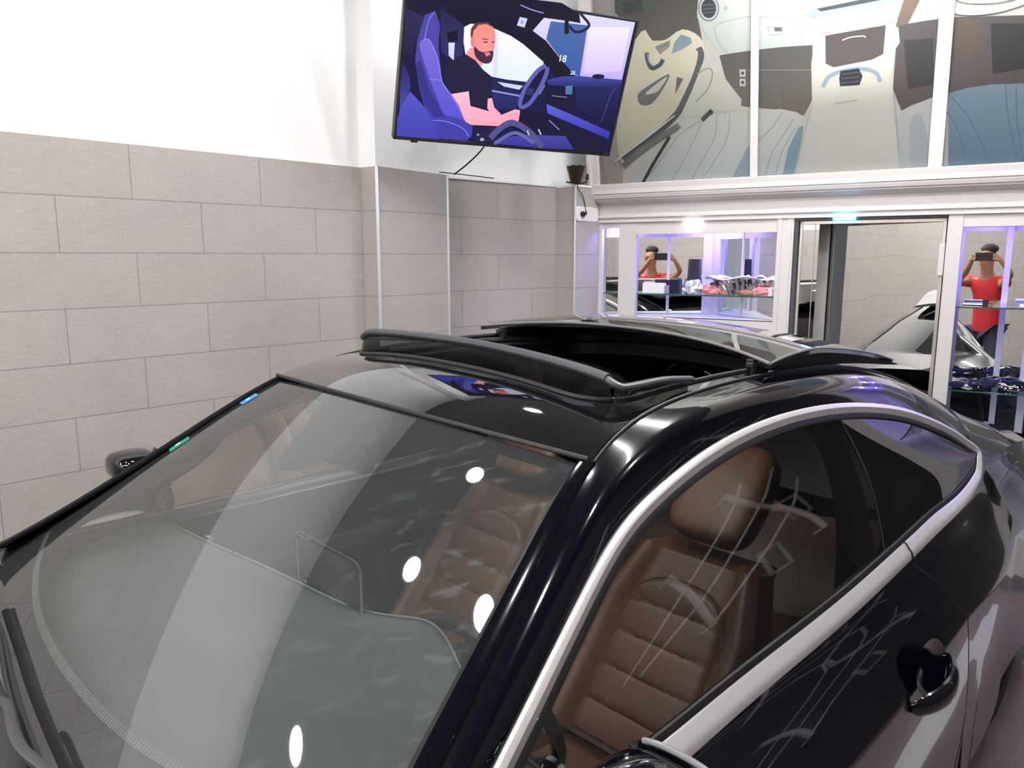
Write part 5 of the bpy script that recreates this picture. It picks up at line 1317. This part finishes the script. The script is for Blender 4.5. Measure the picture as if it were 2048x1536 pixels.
for q, lb_ in (((1610, 925), 'small square framed picture on the grey partition, the farthest one'), ((1590, 985), 'small square framed picture on the grey partition, the middle one'), ((1590, 1130), 'small square framed picture low on the grey partition nearest the rack')):
    s, z = tsz(*q); t = thing('picture_frame', lb_, 'picture', TW(s, z, .01), 'framed pictures on the partition'); w_ = .30
    mb = MB()
    for (a, b, c_, d_) in ((-1, 1, .8, 1), (-1, 1, -1, -.8), (-1, -.8, -1, 1), (.8, 1, -1, 1)): mb.box(TW(s+a*w_/2, z+c_*w_/2, .03), U*(b-a)*w_/2, V*.028, (0, 0, (d_-c_)*w_/2))
    link('frame', mb, M_paintw, t, smooth=False); mb = MB(); mb.box(TW(s-w_*.42, z-w_*.42, .012), U*w_*.84, V*.01, (0, 0, w_*.84)); link('print', mb, M_darkframe, t, smooth=False)

# ================================================================== the person taking the photograph
PX = -.21
pr_ = thing('person', 'person in red polo shirt and glasses holding up a phone, mirrored in cabinets', 'person', (PX, -.50, 0))
def skin_obj(name, verts, edges, m, parent, root=0, sub=2):
    me = bpy.data.meshes.new(name); org = np.array(ROOTLOC[parent.name_full]) if parent.name_full in ROOTLOC else np.zeros(3)
    me.from_pydata([tuple(np.array(v[0])-org) for v in verts], edges, []); o = bpy.data.objects.new(name, me); COL.objects.link(o); o.parent = parent
    md_ = o.modifiers.new('skin', 'SKIN'); md_.use_smooth_shade = True; md_.branch_smoothing = .3
    if not me.skin_vertices: me.attributes
    for i, v in enumerate(verts):
        r = v[1]; me.skin_vertices[0].data[i].radius = (r if isinstance(r, tuple) else (r, r)); me.skin_vertices[0].data[i].use_root = (i == root)
    sb = o.modifiers.new('sub', 'SUBSURF'); sb.levels = sub; sb.render_levels = sub
    me.materials.append(m); ROOTLOC[o.name_full] = tuple(org); return o
Vv = []; Ee = []
def pv(p, r, par=None):
    Vv.append((p, r)); i = len(Vv)-1
    if par is not None: Ee.append((par, i))
    return i
pel = pv((PX, -.50, .98), (.125, .09)); ab = pv((PX, -.50, 1.12), (.12, .09), pel); ch = pv((PX, -.48, 1.30), (.155, .11), ab); cl = pv((PX, -.46, 1.43), (.11, .08), ch)
nk = pv((PX, -.43, 1.51), .058, cl); jw = pv((PX, -.405, 1.61), (.068, .080), nk); hd = pv((PX, -.395, 1.69), (.082, .100), jw); tp_ = pv((PX, -.40, 1.775), (.066, .080), hd)
for sd in (-1, 1):
    sh_ = pv((PX+sd*.17, -.46, 1.425), .062, cl); el = pv((PX+.02+sd*.27, -.24, 1.40), .043, sh_)
    m1 = pv((-.03+sd*.245, -.14, 1.52), .036, el); wr = pv((sd*.175, -.055, 1.625), .026, m1); pm = pv((sd*.150, -.035, 1.672), (.030, .020), wr)
    for q, (dz, ln_) in enumerate(((.030, .9), (.012, 1.), (-.006, .95), (-.022, .8))):
        k1 = pv((sd*.132, -.012, 1.688+dz), .0088, pm); k2 = pv((sd*.108, -.004, 1.690+dz), .0080, k1); pv((sd*(.108-.022*ln_), -.006, 1.692+dz), .0072, k2)
    t1_ = pv((sd*.136, -.045, 1.668), .011, pm); t2_ = pv((sd*.116, -.042, 1.655), .010, t1_); pv((sd*.096, -.034, 1.662), .008, t2_)
    hp_ = pv((PX+sd*.09, -.50, .90), .095, pel); kn = pv((PX+sd*.11, -.48, .52), .062, hp_); ak = pv((PX+sd*.12, -.51, .11), .040, kn); ft = pv((PX+sd*.125, -.40, .045), (.04, .03), ak)
body = skin_obj('body', Vv, Ee, M_skin, pr_)
V2 = [((PX, -.50, .76), (.16, .13)), ((PX, -.50, 1.12), (.158, .122)), ((PX, -.48, 1.30), (.172, .128)), ((PX, -.46, 1.425), (.125, .092)), ((PX, -.44, 1.475), (.068, .066)),
      ((PX-.17, -.46, 1.425), .076), ((PX-.235, -.34, 1.41), .066), ((PX+.17, -.46, 1.425), .076), ((PX+.265, -.34, 1.41), .066)]
skin_obj('polo_shirt', V2, [(0, 1), (1, 2), (2, 3), (3, 4), (3, 5), (5, 6), (3, 7), (7, 8)], M_red, pr_)
V3 = [((PX, -.50, .97), (.155, .12)), ((PX-.09, -.50, .88), .108), ((PX-.11, -.48, .52), .075), ((PX-.12, -.51, .10), .062), ((PX+.09, -.50, .88), .108), ((PX+.11, -.48, .52), .075), ((PX+.12, -.51, .10), .062)]
skin_obj('trousers', V3, [(0, 1), (1, 2), (2, 3), (0, 4), (4, 5), (5, 6)], M_jeans, pr_)
for sd in (-1, 1): skin_obj('shoe', [((PX+sd*.12, -.52, .05), .048), ((PX+sd*.125, -.42, .045), .045), ((PX+sd*.13, -.36, .04), .036)], [(0, 1), (1, 2)], M_shoe, pr_)
def blob(name, c, r, m, parent, cut=None, seg=20):
    mb = MB(); rows = []
    for i in range(13):
        th = PI*i/12; rows.append([np.array(c)+np.array([r[0]*math.sin(th)*math.cos(2*PI*k/seg), r[1]*math.sin(th)*math.sin(2*PI*k/seg), r[2]*math.cos(th)]) for k in range(seg)])
    if cut: rows = [[cut(p) for p in r_] for r_ in rows]
    mb.grid(rows, 0, True, flip=True); return link(name, mb, m, parent)
hc_ = np.array([PX, -.40, 1.70])
blob('hair', (PX, -.438, 1.785), (.086, .088, .056), M_hair, pr_)
blob('nose', (PX, -.295, 1.665), (.012, .018, .022), M_skin, pr_)
for sd in (-1, 1):
    blob('ear', (PX+sd*.078, -.40, 1.672), (.010, .018, .030), M_skin, pr_)
    blob('eye', (PX+sd*.030, -.312, 1.685), (.013, .010, .009), M_hair, pr_)
blob('mouth', (PX, -.318, 1.622), (.024, .010, .006), mat('lips', (.35, .12, .10), .5), pr_)
mb = MB()
for sd in (-1, 1): pp = [(PX+sd*.033+.026*x, -.300, 1.685+.016*z) for x, z in rrect(0, 0, 2, 2, .7)]; mb.tube(pp+[pp[0]], .003, 6); mb.tube([(PX+sd*.058, -.300, 1.69), (PX+sd*.08, -.40, 1.69)], .0025, 6)
mb.tube([(PX-.008, -.299, 1.688), (PX+.008, -.299, 1.688)], .003, 6); link('glasses', mb, M_cable, pr_)
ph = thing('phone', 'black smartphone held sideways in both hands by the person', 'phone', (0, -.018, 1.695))
mb = MB(); plate(mb, np.array([0, -.024, 1.697]), np.array([1., 0, 0]), Z3, np.array([0, 1., 0]), .226, .088, .012, .009); link('phone_body', mb, M_phone, ph)
mb = MB(); mb.lathe((-.068, -.015, 1.72), [(.008, 0), (.008, .002), (0, .002)], 14, ax=(0, 1, 0)); link('phone_lens', mb, M_glossblk, ph)
# cream doorway on the back wall behind the person
_bd = (A_-B_)/np.linalg.norm(A_-B_); _bn = np.array([_bd[1], -_bd[0]]); _bn = _bn if _bn@(-B_) > 0 else -_bn
_c = B_+_bd*1.75
mb = MB(); mb.box((*(_c+_bn*.003), .0), (*(_bd*.8), 0), (*(_bn*.03), 0), (0, 0, 2.0)); struct(link('door_2', mb, M_warm, smooth=False))

# ================================================================== ceiling downlights, then added fill tubes
def downlight(x, y, label, r=.075):
    t = thing('ceiling_downlight', label, 'light', (x, y, CEIL), 'round downlights in the ceiling')
    mb = MB(); mb.lathe((x, y, CEIL), [(r+.014, -.0005), (r+.014, -.012), (r, -.016), (r-.004, -.006)], 28); link('ring', mb, M_paintw, t)
    mb = MB(); mb.lathe((x, y, CEIL-.009), [(r-.003, 0), (0, 0)], 28); link('light_disc', mb, M_lamp, t, smooth=False)
for x, y, lb_ in ((-.73, 2.21, 'left rear'), (-1.25, 1.68, 'left middle'), (-.70, 1.29, 'middle'), (-2.36, 1.16, 'far left'), (.30, 2.1, 'rear centre'), (1.3, 1.3, 'rear right'), (.35, .9, 'front centre'), (-.6, -.2, 'behind left'),
            (1.6, -.6, 'behind right'), (-2.6, -.6, 'behind far left'), (.0, 3.58, 'in front of the television'), (2.4, 2.0, 'by the right cabinet')):
    downlight(x, y, 'round white recessed ceiling downlight, the %s one' % lb_)
def added_tube_light(c, d, L, label, w=.06):  # tubes added out of view to brighten the walls and mural
    c = np.array(c, float); d = np.array([*d, 0]); d /= np.linalg.norm(d); n = np.cross(Z3, d)
    t = thing('added_tube_light', label, 'light', c, 'added fill tubes on the ceiling')
    mb = MB(); mb.box(c-d*L/2-n*w*.7, d*L, n*w*1.4, (0, 0, .03)); link('housing', mb, M_paintw, t, smooth=False)
    mb = MB(); mb.tube([c-d*(L/2-.02)-Z3*.012, c+d*(L/2-.02)-Z3*.012], w/2, 12); link('added_fill_tube', mb, M_fill_tube, t)
for c, d, L, lb_ in (((-2.85, .0), LE, 1.6, 'over the left wall behind the viewer'), ((-1.35, .0), LE, 1.5, 'nearest behind the viewer'), ((-2.9, -1.6), LE, 1.6, 'far behind the viewer on the left'), ((.3, -2.2), D, 1.6, 'far behind the viewer'), ((2.6, -1.0), D, 1.6, 'behind the viewer on the right'), ((4.5, 1.3), D, 1.4, 'over the right side'), ((1.35, 3.25), D, 1.2, 'in front of the mural'), ((1.25, 2.35), D, 1.2, 'above the roof of the car')):
    added_tube_light((*c, CEIL-.032), d, L, 'added long white fill tube on the ceiling %s' % lb_)
